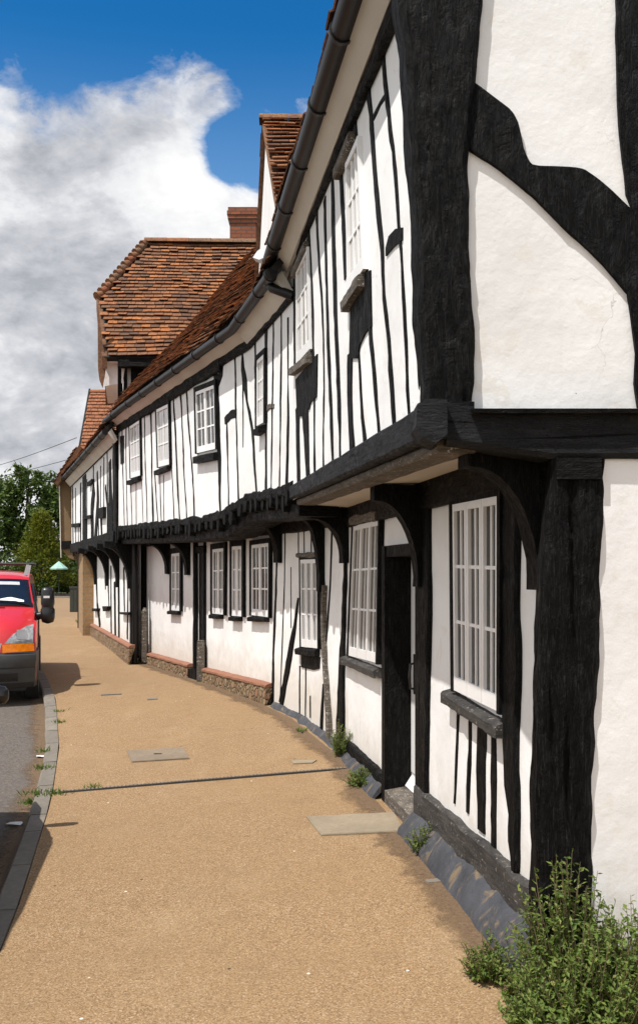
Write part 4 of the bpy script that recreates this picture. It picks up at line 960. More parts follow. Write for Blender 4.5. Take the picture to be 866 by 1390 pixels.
# eaves and roof of house two
pg = [(S1-.08, 4.28), (U.L[2]-.02, 4.27), (SE+.12, 4.22)]
path = [U.pt(pg[0][0], .2, pg[0][1]), U.pt(U.L[1]+.05, .2, 4.28), U.pt(U.L[2], .2, 4.27), U.pt(SE*.82+.18*U.L[2], .2, 4.25), U.pt(SE+.12, .2, 4.22)]
gutter(path, h2, .052, .75)
mb = MB()
for (s0, s1, dz0, dz1) in ((S1-.02, U.L[2], 0, 0), (U.L[2], SE+.06, 0, -.04)):
    e = 1e-4; pr = [(.10, 4.33), (.165, 4.26), (.035, 4.115), (-.01, 4.14)] if s0 < U.L[2]-.1 else [(.10, 4.33), (.165, 4.26), (.035, 4.17), (-.01, 4.19)]
    mb.prism([U.pt(s0+e, n, z+dz0) for n, z in pr], [U.pt(s1-e, n, z+dz1) for n, z in pr])
mb.build('soffit_board', 'soffit', h2)
def slope_on(sa, sb_, za, zb, Lv, parent, la, lb, mat='tile', nlift=.0, pitch=50):
    """tiled slope above a stretch of facade, la/lb: sideways growth per metre upslope at each end"""
    a, b = U.pt(sa+1e-4, .21, za), U.pt(sb_-1e-4, .21, zb); d = (b-a).normalized(); inn = Vector((d.y, -d.x, 0)).normalized()
    up = inn*math.cos(R(pitch))+Vector((0,0,1))*math.sin(R(pitch)); Lu = (b-a).length; ex = 1.2
    tiles(a-d*ex, d, up, Lu+2*ex, Lv, parent, mat, clip=lambda u, v: (ex-la*v) < u < (ex+Lu+lb*v), gauge=.105, tw=.16, sag=.035, loose=1.3)
    slab([a, b, b+up*Lv+d*lb*Lv, a+up*Lv-d*la*Lv], .07, parent)
    return a, b, d, up
k_ = math.tan(R(5.0))*math.cos(R(50))
slope_on(S1-.1, U.L[2], 4.34, 4.33, 3.6, h2, 0, k_); slope_on(U.L[2], SE+.10, 4.33, 4.27, 3.75, h2, k_, .0)
MB().tube([P(146,572,15.75), P(146,580,15.75), P(150,584,15.72), P(160,588,15.9)], .04, 10).build('downpipe', 'gutter', h2, 50)
# dormer-like cross gable
rd = Vector((1, .03, 0)).normalized(); ap = P(355.5, 164, 10)+rd*.10; ds = Vector((-.125, 1, 0)).normalized(); hw = 1.9; pitch = R(41)
for sgn in (-1, 1):
    dv = (-ds*sgn*-1*math.cos(pitch)) if False else (-(ds*sgn)*math.cos(pitch)+Vector((0,0,1))*math.sin(pitch))
    Lv = hw/math.cos(pitch); e = ap-rd*.10+ds*sgn*hw-Vector((0,0,1))*hw*math.tan(pitch)
    tiles(e, rd, dv, 2.8, Lv, h2, 'tile', gauge=.112, tw=.16, name='dormer_tiles')
    slab([e, e+rd*2.8, ap-rd*.10+rd*2.8, ap-rd*.10], .05, h2, 'dormer_boards', 'tile')
ridge(ap-rd*.13+Vector((0,0,.05)), ap+rd*2.6+Vector((0,0,.05)), h2, .09, .30)
tp_ = math.tan(pitch); a = [ap-Vector((0,0,.075)), ap+ds*hw-Vector((0,0,.075+hw*tp_)), ap-ds*hw-Vector((0,0,.075+hw*tp_))]
MB().prism([p+rd*.14 for p in a], [p-rd*.055 for p in a]).build('dormer_wall', 'plaster', h2)
mb = MB(); fl = [P(343,349,10.9), P(352,336,11.1), P(362,331,10.6), P(366,345,10.2), P(352,352,10.4)]
mb.prism([p+Vector((.03,.05,-.03)) for p in fl], fl); mb.build('flashing', 'lead', h2)

# ================================================================== CROSS WING with the big tiled roof
cw = thing('cross_wing', 'house wing behind with tall half hipped roof of mottled clay tiles and brick chimney', 'house', (-2.5, 18.3, .3))
E0, H0, R0 = P(141,484,16.2), P(133.5,405,17.23), P(200,329,18.4)
E0.z = 5.38
rdir = Vector((1, .04, 0)).normalized()
eave_dir = rdir
dvn = (R0-Vector((R0.x, 16.2+(R0.x-E0.x)*.04, E0.z))); dvn = Vector((0, dvn.y, dvn.z)).normalized()
Lsl = (R0.z-E0.z)/dvn.z
# clip front edge: polygon E0 -> H0 -> R0 in (u,v)
def uv(p): q = p-E0; return (q.dot(rdir), q.dot(dvn))
uH, vH = uv(H0); uR, vR = uv(R0)
def lefted(v): return uH*v/vH if v < vH else uH+(uR-uH)*(v-vH)/(vR-vH)
tiles(E0-rdir*.7, rdir, dvn, 7.0, Lsl, cw, 'tile', clip=lambda u, v: u-.7 > lefted(v)+.03 and u < 6.9, gauge=.108, tw=.165, sag=.03, loose=1.0)
slab([E0, E0+rdir*6.2, E0+rdir*6.2+dvn*Lsl, R0, H0], .10, cw)
E1 = Vector((-4.60, 20.7, 5.38)); H1 = Vector((-4.40, 19.6, H0.z))
hipn = MB(); 
for a0, b0, a1, b1, k in ((H0, H1, R0, R0, 10),):
    pass
hv = (R0-(H0+H1)/2); hu = (H1-H0)
mb = MB(); rr = random.Random(5); K = 11
for j in range(K):
    f0, f1 = j/K, (j+1.25)/K; l0, r0_ = H0.lerp(R0, f0), H1.lerp(R0, f0); l1, r1_ = H0.lerp(R0, min(1, f1)), H1.lerp(R0, min(1, f1)); nT = max(1, int((r0_-l0).length/.17)); nrm = hu.cross(hv).normalized()
    if nrm.z < 0: nrm = -nrm
    for i in range(nT):
        a, b, c, d = l0.lerp(r0_, i/nT), l0.lerp(r0_, (i+.96)/nT), l1.lerp(r1_, (i+.96)/nT), l1.lerp(r1_, i/nT)
        mb.add([a+nrm*.03, b+nrm*.03, c, d, a, b], [(0,1,2,3),(4,5,1,0)])
mb.build('hip_tiles', 'tile', cw)
# bonnet tiles up the near hip
mb = MB(); K = 13
for i in range(K):
    p = H0.lerp(R0, i/K); d = (R0-H0).normalized(); s_ = Vector((0,-1,0)); mb.tube([p+Vector((-.03,-.02,.035)), p+d*.17+Vector((.02,.0,.01))], [.085, .05], 8)
mb.build('bonnet_tiles', 'ridge', cw, 50)
ridge(R0+Vector((-.05,0,.05)), R0+rdir*4.2+Vector((0,0,.05)), cw, .12, .42)
# far slope, verge thickness, front wall, soffit
far = [E1, E1+rdir*6, R0+rdir*6, R0, H1]; slab(far, .08, cw, mat='tile')
mb = MB(); o_ = Vector((-.035, 0, 0))
mb.hexa([E0+o_-Vector((0,0,.20)), E0+Vector((.05,.03,-.20)), E0+Vector((.05,.03,.02)), E0+o_+Vector((0,0,.02))], [H0+o_-Vector((0,0,.20)), H0+Vector((.05,.03,-.20)), H0+Vector((.05,.03,.02)), H0+o_+Vector((0,0,.02))])
mb.build('bargeboard', 'tile', cw)
q = [(132.5,410),(140,470),(144,484),(144,498),(139.5,527),(135,516),(133,500)]; MB().prism([P(x,y,16.34) for x,y in q], [P(x,y,16.27) for x,y in q]).build('bargeboard', 'tile', cw)
q = [(144,484),(170,484),(170,497),(166,520),(141,524),(144,498)]; MB().prism([P(x,y,16.50) for x,y in q], [P(x,y,16.46) for x,y in q]).build('verge_soffit', 'plaster', cw)
wx0 = -3.36
mb = MB(); mb.hexa([(wx0,16.55,3.6),(wx0+5,16.75,3.6),(wx0+5,20,3.6),(-4.15,20.2,3.6)], [(wx0,16.55,5.45),(wx0+5,16.75,5.45),(wx0+5,20,5.45),(-4.15,20.2,5.45)]); mb.build('wing_wall', 'plaster', cw)
mb = MB(); mb.prism([(-3.68,16.28,5.32),(-3.36,16.3,5.30),(-4.15,20.2,5.30),(-4.5,20.4,5.32)], [(-3.68,16.28,5.36),(-3.36,16.3,5.36),(-4.15,20.2,5.36),(-4.5,20.4,5.36)]); mb.build('verge_soffit', 'plaster', cw)
mb = MB(); mb.box((wx0+2.4, 16.40, 5.29), (4.9, .2, .14), R(2.3)); mb.build('eave_beam', 'bw_h', cw)
for x, w_ in ((163,5),(170,4),(186,16),(209,7)):
    p = P(x, 530, 16.5); MB().box((p.x, 16.52+(p.x-wx0)*.04, 4.6), (w_/1300*16.5, .12, 1.5)).build('stud', 'bw_v', cw)
mb = MB(); c = P(331, 300, 20.2); bw = .27
mb.box((c.x, c.y, 7.9), (bw*2, .55, 2.4))
for z, e in ((9.04, .02), (9.12, .04), (9.20, .055), (9.28, .035)): mb.box((c.x, c.y, z), (bw*2+e*2, .55+e*2, .079))
mb.build('chimney', 'brick_chim', cw)

# ================================================================== HOUSE THREE
h3 = thing('timber_framed_house', 'far timber framed cottage with crooked dark braces, deep curved jetty brackets and low stone plinth', 'house', (-4.6, 20, .3))
T3 = U3.L[-1]; TL3 = L3.L[-1]
wall(U3, .0, T3, 2.2, 4.0, h3, name='upper_wall'); wall(L3, .12, L3.px(124, 850)[0], .3, 2.2, h3, name='lower_wall')
beam(U3, -.05, T3, 2.20, 2.42, -.35, .04, h3, 'jetty_beam', rough=.02); beam(U3, 0, T3, 3.86, 4.0, -.05, .04, h3, 'wall_plate')
for p in ([(155,600,5),(155.5,680,5.5),(156,738,5)], [(149,625,4),(150,690,6),(150,740,8)], [(145.5,612,1.6),(146,700,2),(145.5,742,2)], [(141,620,1.2),(141,690,1.2)], [(136.5,632,1.2),(136.5,688,1.2)],
          [(132,640,2),(133,680,3.6),(129,742,4)], [(126.8,632,1.6),(126.5,700,1.6),(127,742,1.6)], [(128,660,4),(125,690,4.5),(125,745,3)], [(118,650,1.2),(118,745,1.6)], [(114.5,645,5.5),(114.5,700,5.5),(115,752,6)],
          [(109.5,655,2),(109.5,750,1.6)], [(106.5,715,1),(106.5,752,1)], [(102.6,662,1.2),(102.8,752,1.2)], [(98.6,660,1.6),(99.3,755,1.6)], [(137,700,3),(139,742,2)], [(133.5,690,1.4),(134,742,1.6)], [(143,660,2),(152,740,3)]):
    timber(U3, p, parent=h3, n1=.012)
for a in ([(136,690),(143,688),(143,703),(136,704)], [(114.5,701),(125,699),(125,703),(114.5,705)], [(99.5,711),(109,710),(109,715),(99.5,716)], [(121,655),(127,650),(127,655),(121,660)]):
    panel(U3, a, -.02, .06, 'bw_h', h3, 'sill_board')
for x, xs in ((137,700),):
    pass
for p in ([(130.5,770,2.2),(132,820,2),(136,852,2.4)], [(142,755,1.6),(143,800,1.6)], [(146.5,760,1.6),(148,830,1.4)], [(150.5,768,2),(151,862,2)], [(155.5,790,3),(156.5,865,2.6)], [(161,780,3),(161.5,868,2.6)], [(168,770,2.4),(169,830,2)], [(174,775,1.6),(173,868,2.4)], [(177.5,780,3),(177.5,880,3.4)]):
    timber(L3, p, parent=h3, n1=.012)
for a in ([(142,823),(149,823),(148,829),(143,830)], [(166,831),(178,831),(178,835),(167,834)], [(128,826),(135,826),(134,830),(128,830)]):
    panel(L3, a, -.02, .07, 'bw_h', h3, 'sill_board')
for x, e in ((176,.55),(160,.5),(146,.5),(130,.5)): bracket(L3, L3.px(x, 800)[0], .16, e*.8, 2.24, 1.45, h3, thick=.10)
sa, sb2 = L3.px(180, 874), L3.px(124, 849); stone_plinth(180, 124, lin([(0, .52), (8, .56)]), h3, L3, .07)
p = P(183, 880, 15.85); MB().tube([(p.x, p.y, .2), (p.x, p.y, 2.2), (p.x-.25, p.y+.1, 2.5), (p.x-.35, p.y+.1, 3.9)], .045, 10).build('downpipe', 'gutter', h3, 50)
bp = L3.px(126, 840)[0]; o = MB(); o.hexa([L3.pt(bp, -.3, .1), L3.pt(TL3, -.3, .1), L3.pt(TL3, .10, .1), L3.pt(bp, .24, .1)], [L3.pt(bp, -.3, 2.2), L3.pt(TL3, -.3, 2.2), L3.pt(TL3, .10, 2.2), L3.pt(bp, .24, 2.2)]); o.build('brick_pier', 'brick_buff', h3)
gutter([U3.pt(-.3, .2, 4.02), U3.pt(T3, .2, 4.06)], h3, .055, 1.1)
mb = MB(); mb.prism([U3.pt(-.3, n, z) for n, z in ((.1,4.08),(.16,4.0),(.035,3.86),(0,3.9))], [U3.pt(T3, n, z) for n, z in ((.1,4.08),(.16,4.0),(.035,3.86),(0,3.9))]); mb.build('soffit_board', 'soffit', h3)
a, b = U3.pt(-.3, .22, 4.08), U3.pt(T3+.1, .22, 4.10); d = (b-a).normalized(); inn = Vector((d.y, -d.x, 0)); up = inn*math.cos(R(48))+Vector((0,0,1))*math.sin(R(48))
tiles(a, d, up, (b-a).length, 2.6, h3, 'tile', gauge=.115, tw=.165, sag=.03); slab([a, b, b+up*2.6, a+up*2.6], .07, h3)

# ================================================================== HOUSE FOUR (brown, red roof)
h4 = thing('rendered_house', 'last house with brown pebbledash upper storey, dark band and plain red tiled gable roof', 'house', (-6.0, 26, .3))
Y4 = 24.25
def p4(x, y): return P(x, y, Y4)
a = [p4(81,636), p4(100,628), p4(100,760), p4(93,757), p4(83,744)]
MB().prism([p+Vector((-.9, 4.0, 0)) for p in a], a).build('upper_wall', 'brown_render', h4)
a = [p4(81,735), p4(101,734), p4(101,744), p4(82,746)]; MB().prism([p+Vector((0,.05,0)) for p in a], [p+Vector((0,-.05,0)) for p in a]).build('jetty_band', 'bw_h', h4)
a = [p4(80.2,640), p4(81.6,640), p4(84,757), p4(83,757)]; MB().prism([p+Vector((-.02,.1,0)) for p in a], [p+Vector((0,-.06,0)) for p in a]).build('corner_board', 'soffit', h4)
o = MB(); o.hexa([(-6.0,24.3,.2),(-5.0,24.3,.2),(-6.0,29,.2),(-7.05,29,.2)], [(-6.0,24.3,2.6),(-5.0,24.3,2.6),(-6.0,29,2.6),(-7.05,29,2.6)]); o.build('lower_wall', 'plaster', h4)
p = P(108, 800, 24.15); MB().tube([(p.x, p.y, .2), (p.x, p.y, 2.3)], .05, 10).build('downpipe', 'gutter', h4, 50)
a, b = P(97,632,24.2), P(70,660,27.6); d = (b-a).normalized(); inn = Vector((1, .2, 0)).normalized(); up = inn*math.cos(R(45))+Vector((0,0,1))*math.sin(R(45))
a2 = a+Vector((0,0,.05))
q = P(73,655,23.9); dd = Vector((-.20,1,0)).normalized(); up = Vector((math.cos(R(57)), 0, math.sin(R(57))))
tiles(q, dd, up, 4.2, 1.12, h4, 'tile'); slab([q, q+dd*4.2, q+dd*4.2+up*1.12, q+up*1.12], .12, h4, mat='tile')
e = P(103.5,640,25.6); rg = P(103.5,530,27.2); dv = Vector((0, rg.y-e.y, rg.z-e.z)); Lv = dv.length; dv.normalize()
tiles(e, (1,0,0), dv, 6, Lv, h4, 'tile_red', gauge=.125, tw=.18, sag=.008, loose=.4, name='gable_tiles'); slab([e, e+Vector((6,0,0)), rg+Vector((6,0,0)), Vector((e.x, rg.y, rg.z))], .09, h4)
rg = Vector((e.x, rg.y, rg.z)); ridge(rg, rg+Vector((5.5,0,0)), h4, .1, .4, 'tile_red')
q = [rg, rg+Vector((6,0,0)), rg+Vector((6,2.2,-2.3)), rg+Vector((0,2.2,-2.3))]; slab(q, .09, h4, mat='tile_red')
MB().prism([e+Vector((-.05,-.02,.04)), e+Vector((-.05,.12,-.2)), rg+Vector((-.05,0,-.2)), rg+Vector((-.05,0,.06))], [e+Vector((.0,-.02,.04)), e+Vector((.0,.12,-.2)), rg+Vector((0,0,-.2)), rg+Vector((0,0,.06))]).build('bargeboard', 'dark', h4)
MB().prism([e+Vector((.15,.15,-1)), rg+Vector((.15,0,-.1)), rg+Vector((.15,2.1,-2.3)), rg+Vector((.15,2.1,-3))], [e+Vector((.05,.15,-1)), rg+Vector((.05,0,-.1)), rg+Vector((.05,2.1,-2.3)), rg+Vector((.05,2.1,-3))]).build('gable_wall', 'plaster', h4)

# ================================================================== street furniture
p = on_ground(273, 926); t = thing('timber_bollard', 'pale weathered square timber post in front of the narrow white door', 'post', p)
MB().prism([p+Vector((x,y,-.05)) for x,y in ((-.055,-.055),(.055,-.055),(.055,.055),(-.055,.055))], [p+Vector((x,y,.54)) for x,y in ((-.05,-.05),(.05,-.05),(.05,.05),(-.05,.05))]).build('shaft', 'weathered', t)
MB().box(p+Vector((0,0,.555)), (.09,.09,.03)).build('cap', 'weathered', t)
p = L.pt(SLE+.0, .22, gz(-3.1,16.1)); p = P(196.5, 888, 15.9); p.z = .28; t = thing('timber_bollard', 'dark grey weathered post with pointed top at the end of the rubble plinth', 'post', p)
m_ = MB(); m_.prism([p+Vector((x,y,-.05)) for x,y in ((-.042,-.05),(.042,-.05),(.042,.05),(-.042,.05))], [p+Vector((x,y,.80)) for x,y in ((-.040,-.05),(.040,-.05),(.040,.05),(-.040,.05))]); m_.build('shaft', 'weathered', t)
m_ = MB(); b4 = [p+Vector((x,y,.80)) for x,y in ((-.040,-.05),(.040,-.05),(.040,.05),(-.040,.05))]; m_.prism(b4, [p+Vector((x*.4,y*.4,.86)) for x,y in ((-.040,-.05),(.040,-.05),(.040,.05),(-.040,.05))]); m_.build('pointed_top', 'weathered', t)
p = P(122, 858, 22.3); t = thing('green_stake', 'dark green pole leaning on the buff brick pier', 'pole', (p.x, p.y, .3))
MB().tube([(p.x, p.y, .3), P(127.5,828,22.6)], .035, 8).build('pole', 'green', t, 50); MB().tube([(p.x-.01, p.y, .3), (p.x+.005, p.y, .36)], .042, 8).build('ferrule', 'iron', t, 50)
p = P(101.5, 832, 33.5); t = thing('utility_cabinet', 'dark green street utility cabinet standing on the far pavement', 'cabinet', (p.x, p.y, .3)); w_ = 10/1300*33.5
MB().box((p.x, p.y, .72), (w_, .35, .84)).build('body', 'cabinet', t); MB().box((p.x, p.y, 1.17), (w_+.04, .40, .06)).build('lid', 'cabinet', t)
for s_ in (-1, 1): MB().box((p.x+s_*w_*.24, p.y-.18, .72), (w_*.44, .02, .72)).build('door', 'cabinet', t)
for i, (a, b, lab) in enumerate([((-120,645,40),(104,594,26.5),'upper overhead cable sagging across the sky to the red gable'), ((-120,652,48),(104,620.5,26.5),'lower overhead cable behind the tree top, to the red gable')]):
    A, B = P(*a), P(*b); pts = [A.lerp(B, k/16)-Vector((0,0,.35*math.sin(math.pi*k/16))) for k in range(17)]
    o = MB().tube(pts, .009, 6).build('overhead_cable', 'iron', None, 60); tag(origin_to(o, A), lab, 'cable')

# ================================================================== vehicles
def loft_body(st, nu=14, crown=.02, pset=.10, edge=None):
    """st: (y,z,hw) along the top profile from nose to tail. returns S(t,u)"""
    def S(t, u):
        t = max(0, min(len(st)-1, t)); i = min(int(t), len(st)-2); f = t-i
        a, b = st[i], st[i+1]; y, z, h = (a[k]+(b[k]-a[k])*f for k in range(3))
        ps = (a[3] if len(a) > 3 else 0)*(1-f)+(b[3] if len(b) > 3 else 0)*f
        cr = (a[4] if len(a) > 4 else crown)*(1-f)+(b[4] if len(b) > 4 else crown)*f
        au = abs(u); return Vector((h*u, y+ps*au**3.5, z-cr*au**4))
    return S
def place(mbs, loc, yaw):
    m = Matrix.Rotation(yaw, 4, 'Z')
    for b in mbs: b.v = [Vector(loc)+(m @ v.to_4d()).to_3d() for v in b.v]
def vehicle_sides(mb, S, n, belt, sill, hwb, ybelt=None):
    for sg in (-1, 1):
        rows = []
        for i in range(n):
            p = S(i, sg); q = Vector((sg*max(abs(p.x), hwb), p.y, min(p.z, belt))); r_ = Vector((sg*(max(abs(p.x), hwb)-.0), p.y, min(p.z, (belt+sill)/2))); s_ = Vector((sg*(max(abs(p.x), hwb)-.03), p.y, min(p.z, sill)))
            rows.append([p, q, r_, s_] if sg > 0 else [s_, r_, q, p])
        mb.grid(rows)
def patch(S, t0, t1, u0, u1, off, nt_=6, nu=8, ufun=None):
    rows = []
    e = .02
    for i in range(nt_+1):
        row = []
        for j in range(nu+1):
            t = t0+(t1-t0)*i/nt_; u = u0+(u1-u0)*j/nu
            if ufun: t, u = ufun(i/nt_, j/nu)
            p = S(t, u); a = S(t+e, u)-S(t-e, u); b = S(t, u+e)-S(t, u-e); n = b.cross(a)
            if n.length > 0: n.normalize()
            if n.y > 0 and abs(n.y) > .4: n = -n
            if n.z < -.2: n = -n
            row.append(p+n*off)
        rows.append(row)
    return MB().grid(rows)
def wheel(mbT, mbR, c, r, wd, sg):
    c = Vector(c); mbT.tube([c+Vector((-wd/2,0,0)), c+Vector((-wd/2+.02,0,0)), c+Vector((wd/2-.02,0,0)), c+Vector((wd/2,0,0))], [r*.9, r, r, r*.9], 24)
    mbR.tube([c+Vector((sg*(wd/2-.01),0,0)), c+Vector((sg*(wd/2+.006),0,0))], [r*.62, r*.55], 16)
    for k in range(5):
        a = 2*math.pi*k/5; mbR.box(c+Vector((sg*(wd/2+.008), math.cos(a)*r*.3, math.sin(a)*r*.3)), (.012, .05, .05))
# --- red van, nose towards the camera
VH = .79
vst = [(.10,.30,VH-.06,.10),(.03,.42,VH-.04,.13),(.03,.62,VH-.03,.15),(.06,.78,VH-.04,.17),(.14,.93,VH-.05,.20,.03),(.30,1.03,VH-.05,.20,.03),(.62,1.14,VH-.05,.14,.02),(.72,1.17,VH-.055,.12,.02),
       (1.28,1.50,VH-.12,.10,.02),(1.36,1.555,VH-.13,.08,.03),(1.62,1.60,VH-.13,.03,.045),(2.6,1.625,VH-.12,0,.05),(3.8,1.60,VH-.12,0,.05),(3.92,1.52,VH-.11,-.02,.03),(3.98,.9,VH-.03,-.03),(3.98,.30,VH-.03,-.03)]
S = loft_body(vst)
roadz = gk(12)-.10
vloc = Vector((-4.16, 11.36, roadz)); vyaw = math.atan(.28)
def to_van(mb): place([mb], vloc, vyaw); return mb
van = thing('parked_van', 'parked red van with roof bar and grey bumper facing the camera beside the kerb', 'van', vloc)
mb = MB(); NU = 20
mb.grid([[S(i*.5, -1+2*j/NU) for j in range(NU+1)] for i in range(2*len(vst)-1)]); vehicle_sides(mb, S, len(vst), .98, .28, VH-.02)
to_van(mb).build('body', 'van_red', van, 35)
def vpart(m, name, mat, parent=van, sm=35): return to_van(m).build(name, mat, parent, sm)
ws = vpart(patch(S, 7.12, 8.05, -.93, .93, .006, 8, 16), 'windscreen', 'screen')
# black surround of the screen
for (t0, t1, u0, u1) in ((6.9, 7.14, -.98, .98), (8.02, 8.22, -.98, .98)): vpart(patch(S, t0, t1, u0, u1, .009, 3, 16), 'screen_trim', 'black_plastic')
for sg in (-1, 1): vpart(patch(S, 7.0, 8.2, sg*.90, sg*.965, .009, 8, 3), 'screen_trim', 'black_plastic')
vpart(patch(S, 7.80, 7.92, -.85, .80, .010, 2, 10), 'sun_strip', 'lead', ws)
def pap(u0, u1, t0, t1, off, k):
    return patch(S, t0, t1, u0, u1, off, 4, 6, lambda a, b: (t0+(t1-t0)*a*(1-.55*abs(b-.45)*2*k), u0+(u1-u0)*b))
vpart(pap(.42, .84, 7.16, 7.33, .009, 1), 'papers', 'paper', ws); vpart(pap(.10, .44, 7.15, 7.26, .011, .6), 'papers', 'teal', ws)
vpart(pap(.22, .40, 7.22, 7.44, .009, 1), 'papers', 'lead', ws)
w_ = [S(7.02, .98)+Vector((-.05,-.03,.02)), S(7.12, .7)+Vector((0,-.03,.02)), S(7.16, .3)+Vector((0,-.03,.02)), S(7.2, -.1)+Vector((0,-.03,.02))]
vpart(MB().tube(w_, .012, 6), 'wiper', 'black_plastic'); vpart(patch(S, 6.25, 6.55, -.45, .52, .006, 2, 8), 'hood_vent', 'black_plastic')
# bumper
bs = [(.06,.20,VH-.05,.10),(-.02,.27,VH-.035,.13),(-.035,.40,VH-.03,.15),(-.03,.44,VH-.03,.15),(-.045,.46,VH-.03,.15),(-.045,.55,VH-.02,.15),(-.03,.60,VH-.02,.15),(.03,.635,VH-.02,.17)]
SB = loft_body(bs, crown=0); mb = MB(); mb.grid([[SB(i*.5, -1+2*j/NU) for j in range(NU+1)] for i in range(2*len(bs)-1)])
for sg in (-1, 1): mb.grid([[SB(i, sg), Vector((sg*(VH+.010), .52, bs[i][1]))] if sg > 0 else [Vector((-VH-.010, .52, bs[i][1])), SB(i, sg)] for i in range(len(bs))])
bmp = vpart(mb, 'bumper', 'plastic'); vpart(patch(SB, .9, 1.9, -.62, .74, .006, 3, 10), 'air_intake', 'black_plastic', bmp); vpart(patch(SB, 5.2, 6.2, -.25, .25, .008, 2, 4), 'lower_grille', 'black_plastic', bmp)
for sg in (-1, 1):
    hl = vpart(patch(S, 3.4, 5.2, sg*.55, sg*.97, .022, 14, 18, lambda a, b: (2.74+a*(.50+1.15*b**.8), sg*(.53+.10*a+(.43-.08*a)*b))), 'headlight', 'lens')
    c = patch(S, 0, 1, 0, 1, .028, 6, 8, lambda a, b: (3.02+.75*a, sg*(.72+.15*b))); vpart(c, 'reflector', 'alloy', hl)
    vpart(patch(S, 0, 1, 0, 1, .040, 8, 14, lambda a, b: (2.06+.10*b+a*(.60+.0*b), sg*(.50+.46*b))), 'indicator', 'amber')
    # grille corner: black slot with pale edge
    vpart(patch(S, 2.1, 2.75, sg*.06, sg*.43, .034, 4, 6), 'grille', 'black_plastic'); vpart(patch(S, 0, 1, 0, 1, .036, 5, 3, lambda a, b: (2.06+.70*a, sg*(.42+.05*a+.025*b))), 'grille_edge', 'alloy')
    # mirror
    b0 = Vector((sg*(VH-.03), .80, 1.16)); mm = MB(); rows = []
    for k, (z, wx_, dy) in enumerate(((.94,.02,.03),(.96,.10,.07),(1.02,.125,.09),(1.12,.125,.09),(1.145,.105,.075),(1.16,.105,.08),(1.20,.12,.085),(1.36,.115,.08),(1.40,.09,.06),(1.41,.02,.02))):
        cx = sg*(VH+.115); rows.append([Vector((cx+math.copysign(abs(math.cos(a))**.6, math.cos(a))*wx_*.72, .78+math.copysign(abs(math.sin(a))**.6, math.sin(a))*dy, z)) for a in [2*math.pi*q/16 for q in range(17)]])
    mm.grid(rows); mm.tube([b0+Vector((-sg*.04,.05,-.14)), b0+Vector((sg*.12,0,-.1))], .05, 8); mr_ = vpart(mm, 'mirror', 'black_plastic', van, 60)
    vpart(MB().box((sg*(VH+.10), .688, 1.285), (.075, .006, .028)), 'mirror_label', 'paper', mr_)
    # side glass, door lines, wheel
    sgm = MB(); q = [(1.02,1.05),(2.05,1.05),(2.05,1.45),(1.42,1.45)]; sgm.prism([Vector((sg*(VH-.02-(z-1.0)*.18), y, z)) for y, z in q], [Vector((sg*(VH+.008-(z-1.0)*.18), y, z)) for y, z in q]); vpart(sgm, 'side_window', 'screen')
    for y in (.72, 3.05):
        wt, wr = MB(), MB(); wheel(wt, wr, (sg*(VH-.10), y, .285), .285, .18, sg); wo = vpart(wt, 'wheel', 'rubber', van, 40); vpart(wr, 'rim', 'alloy', wo, 40)
        am = MB(); am.tube([(sg*(VH-.16), y, .30), (sg*(VH+.004), y, .30)], .34, 24); vpart(am, 'wheel_arch', 'plastic', van, 40)
    dl = MB(); dl.box((sg*(VH-.014), 2.1, .72), (.02, .012, .62)); vpart(dl, 'door_gap', 'black_plastic')
    vpart(MB().box((sg*(VH-.005), 1.95, .98), (.03, .16, .03)), 'door_handle', 'black_plastic')
for y in (1.62, 2.9):
    rb = MB(); rb.tube([(-VH+.06, y, 1.715), (VH-.06, y, 1.715)], .017, 10); vpart(rb, 'roof_bar', 'plastic', van, 50)
    for sg in (-1, 1): f_ = MB(); f_.hexa([(sg*(VH-.18)-.025, y-.03, 1.56), (sg*(VH-.18)+.025, y-.03, 1.56), (sg*(VH-.18)+.025, y+.03, 1.56), (sg*(VH-.18)-.025, y+.03, 1.56)], [(sg*(VH-.15)-.02, y-.02, 1.705), (sg*(VH-.15)+.02, y-.02, 1.705), (sg*(VH-.15)+.02, y+.02, 1.705), (sg*(VH-.15)-.02, y+.02, 1.705)]); vpart(f_, 'bar_foot', 'alloy')
vpart(MB().box((0, .9, .22), (1.3, 1.5, .12)), 'underbody', 'black_plastic')

# --- black car at the left edge, nose away from the camera
CHW = .74
cst = [(.02,.30,CHW-.06,-.06),(-.02,.52,CHW-.03,-.08),(.0,.62,CHW-.03,-.08),(.10,.76,CHW-.05,-.06),(.35,.90,CHW-.06,-.04),(.62,.98,CHW-.07,-.03),(1.12,1.44,CHW-.13,-.03),(1.45,1.58,CHW-.14),(2.7,1.58,CHW-.14),(3.3,1.50,CHW-.14,.02),(3.66,.95,CHW-.06,.05),(3.74,.6,CHW-.03,.06),(3.72,.28,CHW-.06,.06)]
cst = [tuple([c[0], c[1], c[2], -c[3] if len(c) > 3 else 0]) for c in cst]
SC = loft_body(cst)
cz = gk(5)-.10; cloc = Vector((-3.115, 7.05, cz)); cyaw = math.atan(.15)
def cmap(m):
    for v in m.v: v.y = -v.y
    m.f = [tuple(reversed(f)) for f in m.f]
    place([m], cloc, cyaw); return m
car = thing('parked_car', 'black car parked at the left edge, only its mirror tip in view', 'car', cloc)
def cpart(m, name, mat, parent=car, sm=35): return cmap(m).build(name, mat, parent, sm)
mb = MB(); mb.grid([[SC(i*.5, -1+2*j/NU) for j in range(NU+1)] for i in range(2*len(cst)-1)]); vehicle_sides(mb, SC, len(cst), .92, .22, CHW-.02); cpart(mb, 'body', 'car_black')
